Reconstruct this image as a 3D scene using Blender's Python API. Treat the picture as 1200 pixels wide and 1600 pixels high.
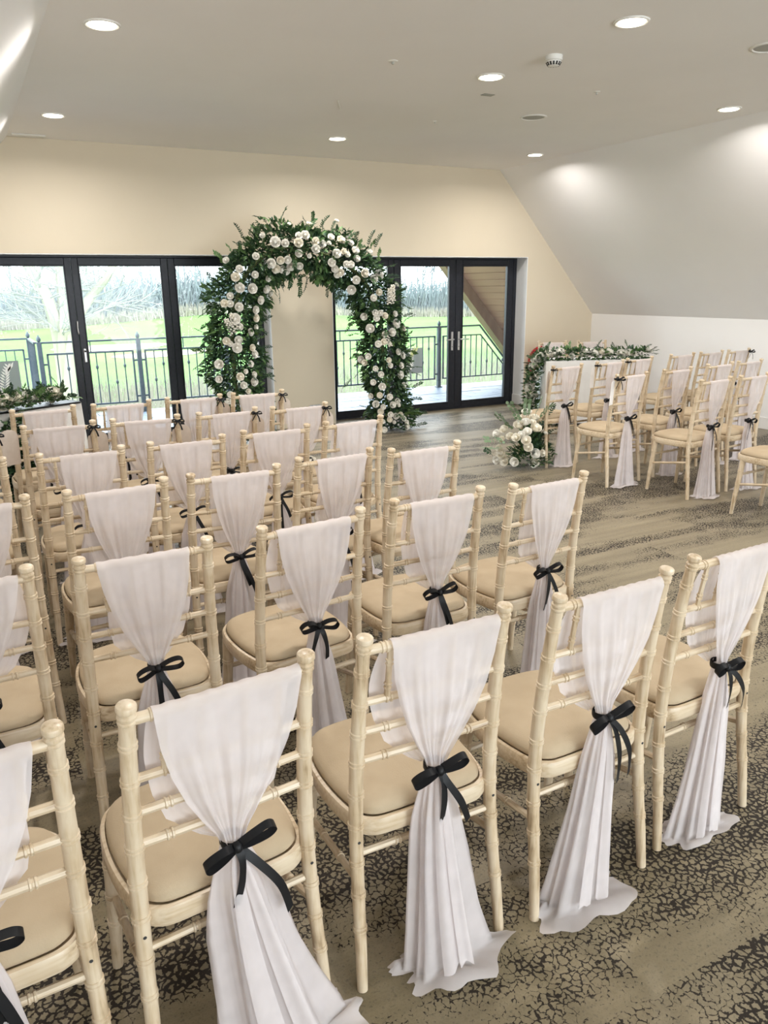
import bpy, math, random
from math import sin, cos, pi, radians, sqrt, atan2
from mathutils import Vector, Matrix
random.seed(7)
SC = bpy.context.scene
COL = SC.collection
for o in list(bpy.data.objects):
    bpy.data.objects.remove(o)

# ------------------------------------------------------------------ camera
F_PX = 1204.91
CAM = Vector((0.0, 0.0, 1.66406))
RIGHT = Vector((0.8831384, -0.4689683, -0.0116319))
UP = Vector((0.1418357, 0.2432988, 0.9595251))
BACK = Vector((-0.4471568, -0.8490433, 0.2813829))
cd = bpy.data.cameras.new('camera')
cd.sensor_fit = 'HORIZONTAL'; cd.sensor_width = 36.0
cd.lens = 36.0 * F_PX / 1200.0
cd.clip_end = 600
cam = bpy.data.objects.new('camera', cd); COL.objects.link(cam)
cam.matrix_world = Matrix(((RIGHT.x, UP.x, BACK.x, CAM.x), (RIGHT.y, UP.y, BACK.y, CAM.y),
                           (RIGHT.z, UP.z, BACK.z, CAM.z), (0, 0, 0, 1)))
SC.camera = cam

def at(x, y, Y=None, Z=None):
    """pixel of the 1200x1600 photograph -> world point on the plane Y=... or Z=..."""
    d = -BACK + RIGHT * ((x - 600) / F_PX) - UP * ((y - 800) / F_PX)
    t = (Y - CAM.y) / d.y if Y is not None else (Z - CAM.z) / d.z
    return CAM + d * t

# ------------------------------------------------------------------ world, exposure, lights
SKY_STRENGTH = 6.4
LAMP_W = 18.0
EXPOSURE = 0.58
w = bpy.data.worlds.new('overcast_sky'); SC.world = w; w.use_nodes = True
bg = w.node_tree.nodes['Background']
bg.inputs[0].default_value = (0.86, 0.94, 1.0, 1); bg.inputs[1].default_value = SKY_STRENGTH
vs = SC.view_settings
SC.display_settings.display_device = 'sRGB'
vs.view_transform = 'Standard'; vs.look = 'None'; vs.gamma = 1.0; vs.use_curve_mapping = False
vs.exposure = EXPOSURE
SC.cycles.max_bounces = 12; SC.cycles.diffuse_bounces = 9; SC.cycles.glossy_bounces = 3
SC.cycles.transmission_bounces = 6; SC.cycles.transparent_max_bounces = 24
SC.cycles.use_denoising = True
SC.cycles.sample_clamp_indirect = 6.0
SC.cycles.caustics_reflective = False; SC.cycles.caustics_refractive = False

def portal(name, loc, rot, sx, sy):
    l = bpy.data.lights.new(name, 'AREA'); l.shape = 'RECTANGLE'; l.size = sx; l.size_y = sy
    l.energy = 1.0
    l.cycles.is_portal = True
    o = bpy.data.objects.new(name, l); o.location = loc; o.rotation_euler = rot; COL.objects.link(o)
    return o

# ------------------------------------------------------------------ room measures (metres)
D = 8.836          # inner face of the far wall
WT = 0.35          # its thickness
FY = 9.10          # plane of the glazing
HC = 3.083         # ceiling
HD = 2.017         # head of the openings
XTR, XKR = 6.41, 8.124    # right slope: top edge, knee wall
XTL, XKL = 0.62, -1.09    # left slope
ZK = 1.24
YB = -4.6          # back of the room behind the camera
portal('sky_portal', (1.64, D + WT + .05, 1.0), (radians(-90), 0, 0), 3.1, 2.05)
portal('sky_portal', (5.45, D + WT + .05, 1.0), (radians(-90), 0, 0), 2.95, 2.05)
portal('sky_portal', (3.5, YB - .35, 1.3), (radians(90), 0, 0), 6.4, 2.6)  # portal of the added, unseen rear opening

# ------------------------------------------------------------------ materials
def new_mat(name):
    m = bpy.data.materials.new(name); m.use_nodes = True
    nt = m.node_tree
    return m, nt, nt.nodes['Principled BSDF']

def mat(name, col, rough=.6, col2=None, scale=8.0, stretch=(1, 1, 1), spec=.4, metal=0.0, bump=0.0, bscale=60.0,
        detail=3.0, lo=.35, hi=.65, coords='Object'):
    m, nt, b = new_mat(name)
    b.inputs['Base Color'].default_value = (*col, 1); b.inputs['Roughness'].default_value = rough
    b.inputs['Metallic'].default_value = metal; b.inputs['Specular IOR Level'].default_value = spec
    tc = nt.nodes.new('ShaderNodeTexCoord')
    mp = nt.nodes.new('ShaderNodeMapping'); mp.inputs['Scale'].default_value = stretch
    nt.links.new(tc.outputs[coords], mp.inputs[0])
    if col2 is not None:
        n = nt.nodes.new('ShaderNodeTexNoise'); n.inputs['Scale'].default_value = scale; n.inputs['Detail'].default_value = detail
        nt.links.new(mp.outputs[0], n.inputs['Vector'])
        r = nt.nodes.new('ShaderNodeValToRGB')
        r.color_ramp.elements[0].position = lo; r.color_ramp.elements[0].color = (*col, 1)
        r.color_ramp.elements[1].position = hi; r.color_ramp.elements[1].color = (*col2, 1)
        nt.links.new(n.outputs['Fac'], r.inputs[0]); nt.links.new(r.outputs[0], b.inputs['Base Color'])
    if bump:
        n2 = nt.nodes.new('ShaderNodeTexNoise'); n2.inputs['Scale'].default_value = bscale; n2.inputs['Detail'].default_value = 2
        nt.links.new(mp.outputs[0], n2.inputs['Vector'])
        bp = nt.nodes.new('ShaderNodeBump'); bp.inputs['Strength'].default_value = bump; bp.inputs['Distance'].default_value = .01
        nt.links.new(n2.outputs['Fac'], bp.inputs['Height']); nt.links.new(bp.outputs[0], b.inputs['Normal'])
    return m

M = {}
M['ceiling'] = mat('ceiling_paint', (.87, .855, .835), .9, (.89, .875, .855), 1.2, spec=.2)
M['white_wall'] = mat('white_emulsion', (.86, .85, .84), .85, (.88, .87, .86), 1.5, spec=.25)
M['cream_wall'] = mat('cream_emulsion', (.68, .60, .465), .85, (.70, .62, .485), 1.3, spec=.25)
M['reveal'] = mat('reveal_paint', (.84, .85, .86), .7, (.86, .87, .88), 2, spec=.3)
M['skirting'] = mat('skirting_gloss', (.85, .84, .82), .4, (.82, .81, .79), 3)
M['black_frame'] = mat('black_aluminium', (.010, .012, .018), .42, (.016, .018, .026), 30, spec=.4)
M['steel'] = mat('brushed_steel', (.72, .72, .72), .35, (.62, .62, .63), 60, (1, 1, .1), metal=.8)
def limewash(name, stretch):
    m, nt, b = new_mat(name); N = nt.nodes; L = nt.links
    tc = N.new('ShaderNodeTexCoord'); mp = N.new('ShaderNodeMapping'); mp.inputs['Scale'].default_value = stretch
    oi = N.new('ShaderNodeObjectInfo')
    va = N.new('ShaderNodeVectorMath'); va.operation = 'MULTIPLY_ADD'; va.inputs[1].default_value = (7, 7, 7)
    L.new(oi.outputs['Random'], va.inputs[0]); L.new(tc.outputs['Object'], va.inputs[2]); L.new(va.outputs[0], mp.inputs[0])
    n1 = N.new('ShaderNodeTexNoise'); n1.inputs['Scale'].default_value = 105; n1.inputs['Detail'].default_value = 4
    n2 = N.new('ShaderNodeTexNoise'); n2.inputs['Scale'].default_value = 10; n2.inputs['Detail'].default_value = 3
    L.new(mp.outputs[0], n1.inputs['Vector']); L.new(va.outputs[0], n2.inputs['Vector'])
    ad = N.new('ShaderNodeMath'); ad.operation = 'MULTIPLY_ADD'; ad.inputs[1].default_value = .55
    ml = N.new('ShaderNodeMath'); ml.operation = 'MULTIPLY'; ml.inputs[1].default_value = .60
    L.new(n2.outputs['Fac'], ml.inputs[0]); L.new(n1.outputs['Fac'], ad.inputs[0]); L.new(ml.outputs[0], ad.inputs[2])
    r = N.new('ShaderNodeValToRGB'); e = r.color_ramp.elements
    e[0].position = .49; e[0].color = (.64, .53, .385, 1)
    e[1].position = .82; e[1].color = (.27, .175, .09, 1)
    x = e.new(.635); x.color = (.55, .43, .285, 1)
    L.new(ad.outputs[0], r.inputs[0]); L.new(r.outputs[0], b.inputs['Base Color'])
    b.inputs['Roughness'].default_value = .33; b.inputs['Specular IOR Level'].default_value = .45
    bp = N.new('ShaderNodeBump'); bp.inputs['Strength'].default_value = .15; bp.inputs['Distance'].default_value = .004
    L.new(n1.outputs['Fac'], bp.inputs['Height']); L.new(bp.outputs[0], b.inputs['Normal'])
    return m
M['wood'] = limewash('limewashed_wood', (1, 1, .05))
M['wood_x'] = limewash('limewashed_rail_wood', (.05, 1, 1))
M['wood_y'] = limewash('limewashed_side_wood', (1, .05, 1))
M['cushion'] = mat('cream_suede', (.425, .335, .225), .95, (.48, .385, .265), 7, spec=.12, bump=.08, bscale=300)
M['ribbon'] = mat('black_satin', (.005, .005, .006), .45, (.009, .009, .010), 20, spec=.25)
M['rose'] = mat('white_petal', (.90, .89, .85), .7, (.87, .85, .79), 30, spec=.2)
M['ivory_rose'] = mat('ivory_petal', (.90, .875, .80), .7, (.88, .84, .74), 30, spec=.2)
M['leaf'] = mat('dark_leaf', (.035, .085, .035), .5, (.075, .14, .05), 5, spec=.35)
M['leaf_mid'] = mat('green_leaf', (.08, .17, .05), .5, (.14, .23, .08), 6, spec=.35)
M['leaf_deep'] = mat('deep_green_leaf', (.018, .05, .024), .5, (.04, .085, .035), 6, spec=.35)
M['eucalyptus'] = mat('eucalyptus_leaf', (.16, .24, .13), .6, (.22, .29, .19), 8, spec=.25)
M['stem'] = mat('flower_stem', (.12, .16, .06), .7, (.18, .2, .09), 20)
M['table_cloth'] = mat('white_table_linen', (.80, .80, .79), .85, (.84, .84, .83), 6, spec=.15, bump=.05, bscale=200)
M['dark_wood'] = mat('dark_table_wood', (.10, .06, .035), .5, (.14, .09, .05), 12, (1, .1, 1))
M['card'] = mat('kraft_card', (.55, .47, .40), .8, (.60, .52, .45), 20, spec=.15)
M['white_card'] = mat('white_card', (.82, .79, .76), .8, (.85, .82, .79), 20, spec=.15)
M['plastic'] = mat('white_plastic', (.78, .77, .73), .5, (.81, .80, .76), 9)
M['grille'] = mat('grey_grille', (.36, .36, .33), .7, (.46, .46, .42), 300)
M['dark'] = mat('dark_slot', (.03, .03, .03), .7, (.04, .04, .04), 9)
M['red'] = mat('red_enamel', (.45, .02, .03), .35, (.5, .03, .04), 9)
M['rubber'] = mat('black_rubber', (.02, .02, .02), .6, (.03, .03, .03), 30)
M['bag'] = mat('black_leather', (.012, .012, .013), .45, (.02, .02, .022), 40, bump=.2, bscale=150)
M['rail_metal'] = mat('painted_railing', (0.037, 0.052, 0.067), .5, (0.048, 0.063, 0.078), 20)
M['slab'] = mat('blue_grey_slab', (0.074, 0.107, 0.155), .5, (0.104, 0.141, 0.192), 5, spec=.5, bump=.1, bscale=30)
M['grout'] = mat('slab_bed', (0.089, 0.104, 0.126), .9, (0.111, 0.126, 0.148), 8)
M['soffit'] = mat('soffit_timber', (0.200, 0.111, 0.074), .6, (0.244, 0.141, 0.092), 10, (1, .08, 1), bump=.05)
M['rafter'] = mat('rafter_timber', (0.133, 0.081, 0.052), .6, (0.178, 0.115, 0.074), 10, (1, 1, .3))
M['lawn'] = mat('fairway_grass', (0.075, 0.169, 0.042), .95, (0.111, 0.209, 0.059), .09, spec=.1, detail=6)
M['sand'] = mat('bunker_sand', (0.333, 0.281, 0.215), .95, (0.370, 0.318, 0.244), 2, spec=.1)
M['bark'] = mat('pale_bark', (0.200, 0.215, 0.200), .9, (0.244, 0.252, 0.229), 3, (1, 1, .2), spec=.1)
M['moss_bark'] = mat('mossy_bark', (0.244, 0.248, 0.178), .9, (0.281, 0.281, 0.222), 3, (1, 1, .2), spec=.1)
M['far_bark'] = mat('far_bark', (0.144, 0.168, 0.179), .9, (0.185, 0.202, 0.207), .4, spec=.1)
M['scrub'] = mat('winter_scrub', (0.192, 0.178, 0.155), .9, (0.237, 0.229, 0.178), .5, spec=.1)
M['thicket'] = mat('thicket_twigs', (0.144, 0.179, 0.190), .9, (0.190, 0.214, 0.219), .25, spec=.1)

# sheer chiffon
def chiffon(name, col, alpha):
    m, nt, b = new_mat(name)
    b.inputs['Base Color'].default_value = (*col, 1); b.inputs['Roughness'].default_value = .8
    b.inputs['Specular IOR Level'].default_value = .15
    tl = nt.nodes.new('ShaderNodeBsdfTranslucent'); tl.inputs[0].default_value = (*col, 1)
    tr = nt.nodes.new('ShaderNodeBsdfTransparent')
    m1 = nt.nodes.new('ShaderNodeMixShader'); m1.inputs[0].default_value = .30
    m2 = nt.nodes.new('ShaderNodeMixShader')
    tc = nt.nodes.new('ShaderNodeTexCoord')
    n = nt.nodes.new('ShaderNodeTexNoise'); n.inputs['Scale'].default_value = 14
    mr = nt.nodes.new('ShaderNodeMapRange'); mr.inputs[1].default_value = .3; mr.inputs[2].default_value = .7
    mr.inputs[3].default_value = 1 - alpha - .05; mr.inputs[4].default_value = 1 - alpha + .05
    nt.links.new(tc.outputs['Object'], n.inputs['Vector']); nt.links.new(n.outputs['Fac'], mr.inputs[0])
    nt.links.new(mr.outputs[0], m2.inputs[0])
    nt.links.new(b.outputs[0], m1.inputs[1]); nt.links.new(tl.outputs[0], m1.inputs[2])
    nt.links.new(m1.outputs[0], m2.inputs[1]); nt.links.new(tr.outputs[0], m2.inputs[2])
    nt.links.new(m2.outputs[0], nt.nodes['Material Output'].inputs[0])
    return m
M['chiffon'] = chiffon('white_chiffon', (.80, .745, .74), .74)

def glass_mat():
    m, nt, b = new_mat('clear_glass')
    tr = nt.nodes.new('ShaderNodeBsdfTransparent'); tr.inputs[0].default_value = (.97, .98, .98, 1)
    gl = nt.nodes.new('ShaderNodeBsdfGlossy'); gl.inputs['Roughness'].default_value = .02
    fr = nt.nodes.new('ShaderNodeFresnel'); fr.inputs[0].default_value = 1.3
    mx = nt.nodes.new('ShaderNodeMixShader')
    nt.links.new(fr.outputs[0], mx.inputs[0]); nt.links.new(tr.outputs[0], mx.inputs[1]); nt.links.new(gl.outputs[0], mx.inputs[2])
    nt.links.new(mx.outputs[0], nt.nodes['Material Output'].inputs[0])
    return m
M['glass'] = glass_mat()

def decal_mat(name, col, alpha):
    m, nt, b = new_mat(name)
    b.inputs['Base Color'].default_value = (*col, 1); b.inputs['Roughness'].default_value = .6
    b.inputs['Alpha'].default_value = alpha
    return m
M['decal'] = decal_mat('grey_vinyl', (.33, .36, .40), .8)
M['decal_white'] = decal_mat('white_vinyl', (.9, .92, .9), 1.0)
M['decal_lime'] = decal_mat('lime_vinyl', (.78, .85, .42), 1.0)

def emit_mat(name, col, s):
    m, nt, b = new_mat(name)
    b.inputs['Base Color'].default_value = (*col, 1)
    b.inputs['Emission Color'].default_value = (*col, 1); b.inputs['Emission Strength'].default_value = s
    return m
M['lens'] = emit_mat('lit_lens', (1.0, .93, .80), 5.0)

def carpet_mat():
    m, nt, b = new_mat('patterned_carpet')
    N = nt.nodes; L = nt.links
    def node(t, **kw):
        n = N.new(t)
        for k, v in kw.items(): setattr(n, k, v)
        return n
    def math_(op, a, b2=None):
        n = node('ShaderNodeMath', operation=op)
        for i, v in enumerate((a, b2)):
            if v is None: continue
            if isinstance(v, (int, float)): n.inputs[i].default_value = v
            else: L.new(v, n.inputs[i])
        return n.outputs[0]
    tc = node('ShaderNodeTexCoord'); sep = node('ShaderNodeSeparateXYZ'); L.new(tc.outputs['Object'], sep.inputs[0])
    x, y = sep.outputs[0], sep.outputs[1]
    # carpet planks 1.0 x 0.5 m, each with its own cut of the pattern
    row = math_('FLOOR', math_('MULTIPLY', y, 2.0))
    xs = math_('ADD', x, math_('MULTIPLY', row, .37))
    colm = math_('FLOOR', math_('MULTIPLY', xs, 1.0))
    cmb = node('ShaderNodeCombineXYZ'); L.new(colm, cmb.inputs[0]); L.new(row, cmb.inputs[1])
    wn = node('ShaderNodeTexWhiteNoise', noise_dimensions='2D'); L.new(cmb.outputs[0], wn.inputs['Vector'])
    off = math_('MULTIPLY', wn.outputs['Value'], .9)
    # long bands along the rows
    v1 = node('ShaderNodeCombineXYZ')
    L.new(math_('MULTIPLY', x, .55), v1.inputs[0]); L.new(math_('MULTIPLY', y, 2.3), v1.inputs[1]); L.new(off, v1.inputs[2])
    nb = node('ShaderNodeTexNoise'); nb.inputs['Scale'].default_value = 1.25; nb.inputs['Detail'].default_value = 2.5
    L.new(v1.outputs[0], nb.inputs['Vector'])
    # pebbles
    nd = node('ShaderNodeTexNoise'); nd.inputs['Scale'].default_value = 45; nd.inputs['Detail'].default_value = 3
    L.new(tc.outputs['Object'], nd.inputs['Vector'])
    vd = node('ShaderNodeVectorMath', operation='MULTIPLY_ADD')
    L.new(nd.outputs['Color'], vd.inputs[0]); vd.inputs[1].default_value = (.032, .032, 0); L.new(tc.outputs['Object'], vd.inputs[2])
    vo = node('ShaderNodeTexVoronoi', voronoi_dimensions='2D', feature='DISTANCE_TO_EDGE'); vo.inputs['Scale'].default_value = 47
    L.new(vd.outputs[0], vo.inputs['Vector'])
    # gap width follows the band
    rb = node('ShaderNodeMapRange'); rb.inputs[1].default_value = .38; rb.inputs[2].default_value = .57
    rb.inputs[3].default_value = -.14; rb.inputs[4].default_value = .19
    L.new(nb.outputs['Fac'], rb.inputs[0])
    nf = node('ShaderNodeTexNoise'); nf.inputs['Scale'].default_value = 95; nf.inputs['Detail'].default_value = 4
    L.new(tc.outputs['Object'], nf.inputs['Vector'])
    nm = node('ShaderNodeTexNoise'); nm.inputs['Scale'].default_value = 9; nm.inputs['Detail'].default_value = 3
    L.new(tc.outputs['Object'], nm.inputs['Vector'])
    jit = math_('ADD', math_('MULTIPLY', math_('SUBTRACT', nf.outputs['Fac'], .5), .50), math_('MULTIPLY', math_('SUBTRACT', nm.outputs['Fac'], .5), .30))
    gap = math_('SUBTRACT', math_('ADD', rb.outputs[0], jit), vo.outputs['Distance'])
    gs = node('ShaderNodeMapRange'); gs.inputs[1].default_value = -.02; gs.inputs[2].default_value = .035
    L.new(gap, gs.inputs[0])
    # streaks in the plain bands
    v2 = node('ShaderNodeCombineXYZ')
    L.new(math_('MULTIPLY', x, 1.6), v2.inputs[0]); L.new(math_('MULTIPLY', y, 17), v2.inputs[1]); L.new(off, v2.inputs[2])
    ns = node('ShaderNodeTexNoise'); ns.inputs['Scale'].default_value = 1.0; ns.inputs['Detail'].default_value = 5
    L.new(v2.outputs[0], ns.inputs['Vector'])
    r1 = node('ShaderNodeValToRGB')
    e = r1.color_ramp.elements
    e[0].position = .30; e[0].color = (.140, .109, .060, 1); e[1].position = .70; e[1].color = (.285, .236, .146, 1)
    L.new(math_('ADD', math_('MULTIPLY', ns.outputs['Fac'], .55), math_('MULTIPLY', nf.outputs['Fac'], .45)), r1.inputs[0])
    mx = node('ShaderNodeMix', data_type='RGBA')
    L.new(gs.outputs[0], mx.inputs[0]); L.new(r1.outputs[0], mx.inputs[6]); mx.inputs[7].default_value = (.030, .024, .019, 1)
    # speckle
    sp = node('ShaderNodeMapRange'); sp.inputs[1].default_value = .53; sp.inputs[2].default_value = .68; sp.inputs[3].default_value = 0; sp.inputs[4].default_value = .6
    L.new(nf.outputs['Fac'], sp.inputs[0])
    mx2 = node('ShaderNodeMix', data_type='RGBA'); L.new(math_('MULTIPLY', sp.outputs[0], math_('SUBTRACT', 1.0, gs.outputs[0])), mx2.inputs[0]); L.new(mx.outputs[2], mx2.inputs[6]); mx2.inputs[7].default_value = (.07, .055, .035, 1)
    L.new(mx2.outputs[2], b.inputs['Base Color'])
    b.inputs['Roughness'].default_value = .48; b.inputs['Specular IOR Level'].default_value = .4
    b.inputs['Sheen Weight'].default_value = .25; b.inputs['Sheen Roughness'].default_value = .25
    inv = math_('SUBTRACT', 1.0, gs.outputs[0])
    L.new(math_('ADD', math_('MULTIPLY', inv, .34), .10), b.inputs['Specular IOR Level']); L.new(math_('MULTIPLY', inv, .25), b.inputs['Sheen Weight'])
    bp = node('ShaderNodeBump'); bp.inputs['Strength'].default_value = .25; bp.inputs['Distance'].default_value = .004
    L.new(math_('SUBTRACT', nf.outputs['Fac'], gs.outputs[0]), bp.inputs['Height']); L.new(bp.outputs[0], b.inputs['Normal'])
    return m
M['carpet'] = carpet_mat()

# ------------------------------------------------------------------ mesh helpers
class MB:
    def __init__(s): s.v = []; s.f = []
    def add(s, vs, fs):
        k = len(s.v); s.v += [tuple(p) for p in vs]; s.f += [tuple(i + k for i in f) for f in fs]; return s
    def box(s, lo, hi):
        x0, y0, z0 = lo; x1, y1, z1 = hi
        return s.add([(x0, y0, z0), (x1, y0, z0), (x1, y1, z0), (x0, y1, z0), (x0, y0, z1), (x1, y0, z1), (x1, y1, z1), (x0, y1, z1)],
                     [(0, 3, 2, 1), (4, 5, 6, 7), (0, 1, 5, 4), (1, 2, 6, 5), (2, 3, 7, 6), (3, 0, 4, 7)])
    def bevbox(s, lo, hi, b=.006):
        """box whose upright and level edges are chamfered"""
        x0, y0, z0 = lo; x1, y1, z1 = hi
        def ring(i, z):
            return [(x0 + b + i, y0 + i, z), (x1 - b - i, y0 + i, z), (x1 - i, y0 + b + i, z), (x1 - i, y1 - b - i, z),
                    (x1 - b - i, y1 - i, z), (x0 + b + i, y1 - i, z), (x0 + i, y1 - b - i, z), (x0 + i, y0 + b + i, z)]
        return s.loft([ring(b, z0), ring(0, z0 + b), ring(0, z1 - b), ring(b, z1)])
    def loft(s, rings, caps=True, closed=True):
        n = len(rings[0]); vs = [p for r in rings for p in r]; fs = []
        m = n if closed else n - 1
        for i in range(len(rings) - 1):
            for j in range(m):
                a = i * n + j; b = i * n + (j + 1) % n
                fs.append((a, b, b + n, a + n))
        if caps and closed:
            fs.append(tuple(range(n - 1, -1, -1))); k = (len(rings) - 1) * n
            fs.append(tuple(range(k, k + n)))
        return s.add(vs, fs)
    def tube(s, path, radii, n=8, caps=True):
        path = [Vector(p) for p in path]
        if not hasattr(radii, '__len__'): radii = [radii] * len(path)
        rings = []; prev = None
        for i, p in enumerate(path):
            t = (path[min(i + 1, len(path) - 1)] - path[max(i - 1, 0)]).normalized()
            if prev is None:
                a = Vector((0, 0, 1)) if abs(t.z) < .9 else Vector((1, 0, 0))
                u = a.cross(t).normalized()
            else:
                u = (prev - t * prev.dot(t)).normalized()
            prev = u; v = t.cross(u)
            rings.append([p + (u * cos(2 * pi * k / n) + v * sin(2 * pi * k / n)) * radii[i] for k in range(n)])
        return s.loft(rings, caps)
    def lathe(s, prof, c=(0, 0, 0), n=24, axis='z', caps=True):
        rings = []
        for r, h in prof:
            ring = []
            for k in range(n):
                a = 2 * pi * k / n
                if axis == 'z': p = (r * cos(a), r * sin(a), h)
                elif axis == 'y': p = (r * cos(a), h, -r * sin(a))
                else: p = (h, r * cos(a), r * sin(a))
                ring.append((c[0] + p[0], c[1] + p[1], c[2] + p[2]))
            rings.append(ring)
        return s.loft(rings, caps)
    def ribbon(s, path, wids, width):
        a = []; b = []
        for i, p in enumerate(path):
            p = Vector(p); wv = Vector(wids[i] if isinstance(wids, list) else wids).normalized() * width * .5
            a.append(p - wv); b.append(p + wv)
        n = len(path)
        return s.add(a + b, [(i, i + 1, n + i + 1, n + i) for i in range(n - 1)])
    def mesh(s, name, m, smooth=True, angle=40):
        me = bpy.data.meshes.new(name); me.from_pydata(s.v, [], s.f); me.validate(); me.update()
        if m is not None:
            for mm in (m if isinstance(m, (list, tuple)) else [m]): me.materials.append(mm)
        if smooth:
            me.polygons.foreach_set('use_smooth', [True] * len(me.polygons))
            me.set_sharp_from_angle(angle=radians(angle))
        return me
    def build(s, name, m, parent=None, smooth=True, angle=40):
        return link(name, s.mesh(name, m, smooth, angle), parent)

def link(name, data, parent=None, loc=None, rot=None, scale=None):
    o = bpy.data.objects.new(name, data); COL.objects.link(o)
    if parent is not None: o.parent = parent
    if loc is not None: o.location = loc
    if rot is not None: o.rotation_euler = rot
    if scale is not None: o.scale = scale
    return o
def thing(name, label, cat, loc=(0, 0, 0), rz=0.0, group=None):
    o = link(name, None, None, loc, (0, 0, rz))
    o.empty_display_size = .1
    return tag(o, label, cat, group)
def tag(o, label, cat, group=None):
    o['label'] = label; o['category'] = cat
    if group: o['group'] = group
    return o
def struct(o, label=None):
    o['kind'] = 'structure'
    if label: o['label'] = label
    return o
def prism_xz(mb, poly, y0, y1):
    n = len(poly)
    vs = [(x, y0, z) for x, z in poly] + [(x, y1, z) for x, z in poly]
    fs = [tuple(range(n)), tuple(range(2 * n - 1, n - 1, -1))]
    for i in range(n):
        j = (i + 1) % n; fs.append((i, i + n, j + n, j))
    return mb.add(vs, fs)
def sstep(a, b, x):
    t = max(0, min(1, (x - a) / (b - a))); return t * t * (3 - 2 * t)
def interp(tab, x):
    for (x0, y0), (x1, y1) in zip(tab, tab[1:]):
        if x <= x1:
            t = (x - x0) / (x1 - x0); return y0 + (y1 - y0) * max(0, t)
    return tab[-1][1]
def catmull(pts, sub=6):
    pts = [Vector(p) for p in pts]; out = []
    for i in range(len(pts) - 1):
        p0 = pts[max(i - 1, 0)]; p1 = pts[i]; p2 = pts[i + 1]; p3 = pts[min(i + 2, len(pts) - 1)]
        for k in range(sub):
            t = k / sub
            out.append(.5 * ((2 * p1) + (p2 - p0) * t + (2 * p0 - 5 * p1 + 4 * p2 - p3) * t * t + (3 * p1 - p0 - 3 * p2 + p3) * t ** 3))
    out.append(pts[-1]); return out

# ================================================================== THE ROOM
fl = MB(); fl.box((XKL - .1, YB, -.12), (XKR + .1, D + WT, 0)); struct(fl.build('floor', M['carpet'], None, False), 'patterned olive and brown carpet with pebble bands')
ce = MB(); ce.box((XTL - .02, YB, HC), (XTR + .02, D + WT, HC + .12)); struct(ce.build('ceiling', M['ceiling'], None, False), 'flat pale grey ceiling with recessed downlights')

def slope_at(z): return (HC - z) * (XKR - XTR) / (HC - ZK)
NX, NZ = (HC - ZK), (XKR - XTR); nl = sqrt(NX * NX + NZ * NZ); NX /= nl; NZ /= nl
for side, xt, xk, sg in (('right', XTR, XKR, 1), ('left', XTL, XKL, -1)):
    b = MB(); prism_xz(b, [(xk, ZK), (xt, HC), (xt + sg * NX * .12, HC + NZ * .12), (xk + sg * NX * .12, ZK + NZ * .12)], YB, D + WT)
    struct(b.build('wall_%s_slope' % side, M['white_wall'], None, False))
    b = MB(); b.box((min(xk, xk + sg * .1), YB, -.12), (max(xk, xk + sg * .1), D + WT, ZK + .02))
    struct(b.build('wall_' + side, M['white_wall'], None, False))
    b = MB(); b.bevbox((min(xk, xk - sg * .016), YB + .02, 0), (max(xk, xk - sg * .016), D - .001, .14), .005)
    struct(b.build('baseboard_' + side, M['skirting'], None, False))

OL0, OL1, OR0, OR1 = .10, 3.19, 3.98, 6.92      # the two openings
xl_h, xr_h = XTL - slope_at(HD), XTR + slope_at(HD)
b = MB()
prism_xz(b, [(XKL, 0), (OL0, 0), (OL0, HD), (xl_h, HD), (XKL, ZK)], D, D + WT)
prism_xz(b, [(xl_h, HD), (xr_h, HD), (XTR, HC), (XTL, HC)], D, D + WT)
prism_xz(b, [(OL1, 0), (OR0, 0), (OR0, HD), (OL1, HD)], D, D + WT)
prism_xz(b, [(OR1, 0), (XKR, 0), (XKR, ZK), (xr_h, HD), (OR1, HD)], D, D + WT)
struct(b.build('wall_back', M['cream_wall'], None, False), 'cream gable wall with two wide glazed openings')
for x0, x1 in ((OL0, OL1), (OR0, OR1)):
    b = MB(); t = .008
    b.box((x0, D + .002, 0), (x0 + t, FY - .03, HD)); b.box((x1 - t, D + .002, 0), (x1, FY - .03, HD)); b.box((x0 + t, D + .002, HD - t), (x1 - t, FY - .03, HD))
    struct(b.build('trim_%d' % (1 if x0 == OL0 else 2), M['reveal'], None, False), 'white painted reveal around the glazed opening')
# skirting on the far wall and along the right reveal
b = MB(); b.bevbox((OR1 - .001, D - .016, 0), (XKR - .016, D, .14), .005); b.bevbox((OR1 - .024, D - .016, 0), (OR1 - .0085, FY - .035, .14), .004)
struct(b.build('baseboard_back', M['skirting'], None, False))
b = MB(); b.bevbox((OL1 + .002, D - .016, 0), (OR0 - .002, D, .14), .005); struct(b.build('baseboard_pier', M['cream_wall'], None, False))
# rear wall behind the camera, its opening added so sky light brightens the room
b = MB()
HF = 2.6; fl_, fr_ = XTL - slope_at(HF), XTR + slope_at(HF)
prism_xz(b, [(XKL, 0), (.3, 0), (.3, HF), (fl_, HF), (XKL, ZK)], YB - .3, YB)
prism_xz(b, [(fl_, HF), (fr_, HF), (XTR, HC), (XTL, HC)], YB - .3, YB)
prism_xz(b, [(6.7, 0), (XKR, 0), (XKR, ZK), (fr_, HF), (6.7, HF)], YB - .3, YB)
struct(b.build('wall_front', M['cream_wall'], None, False))

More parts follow.
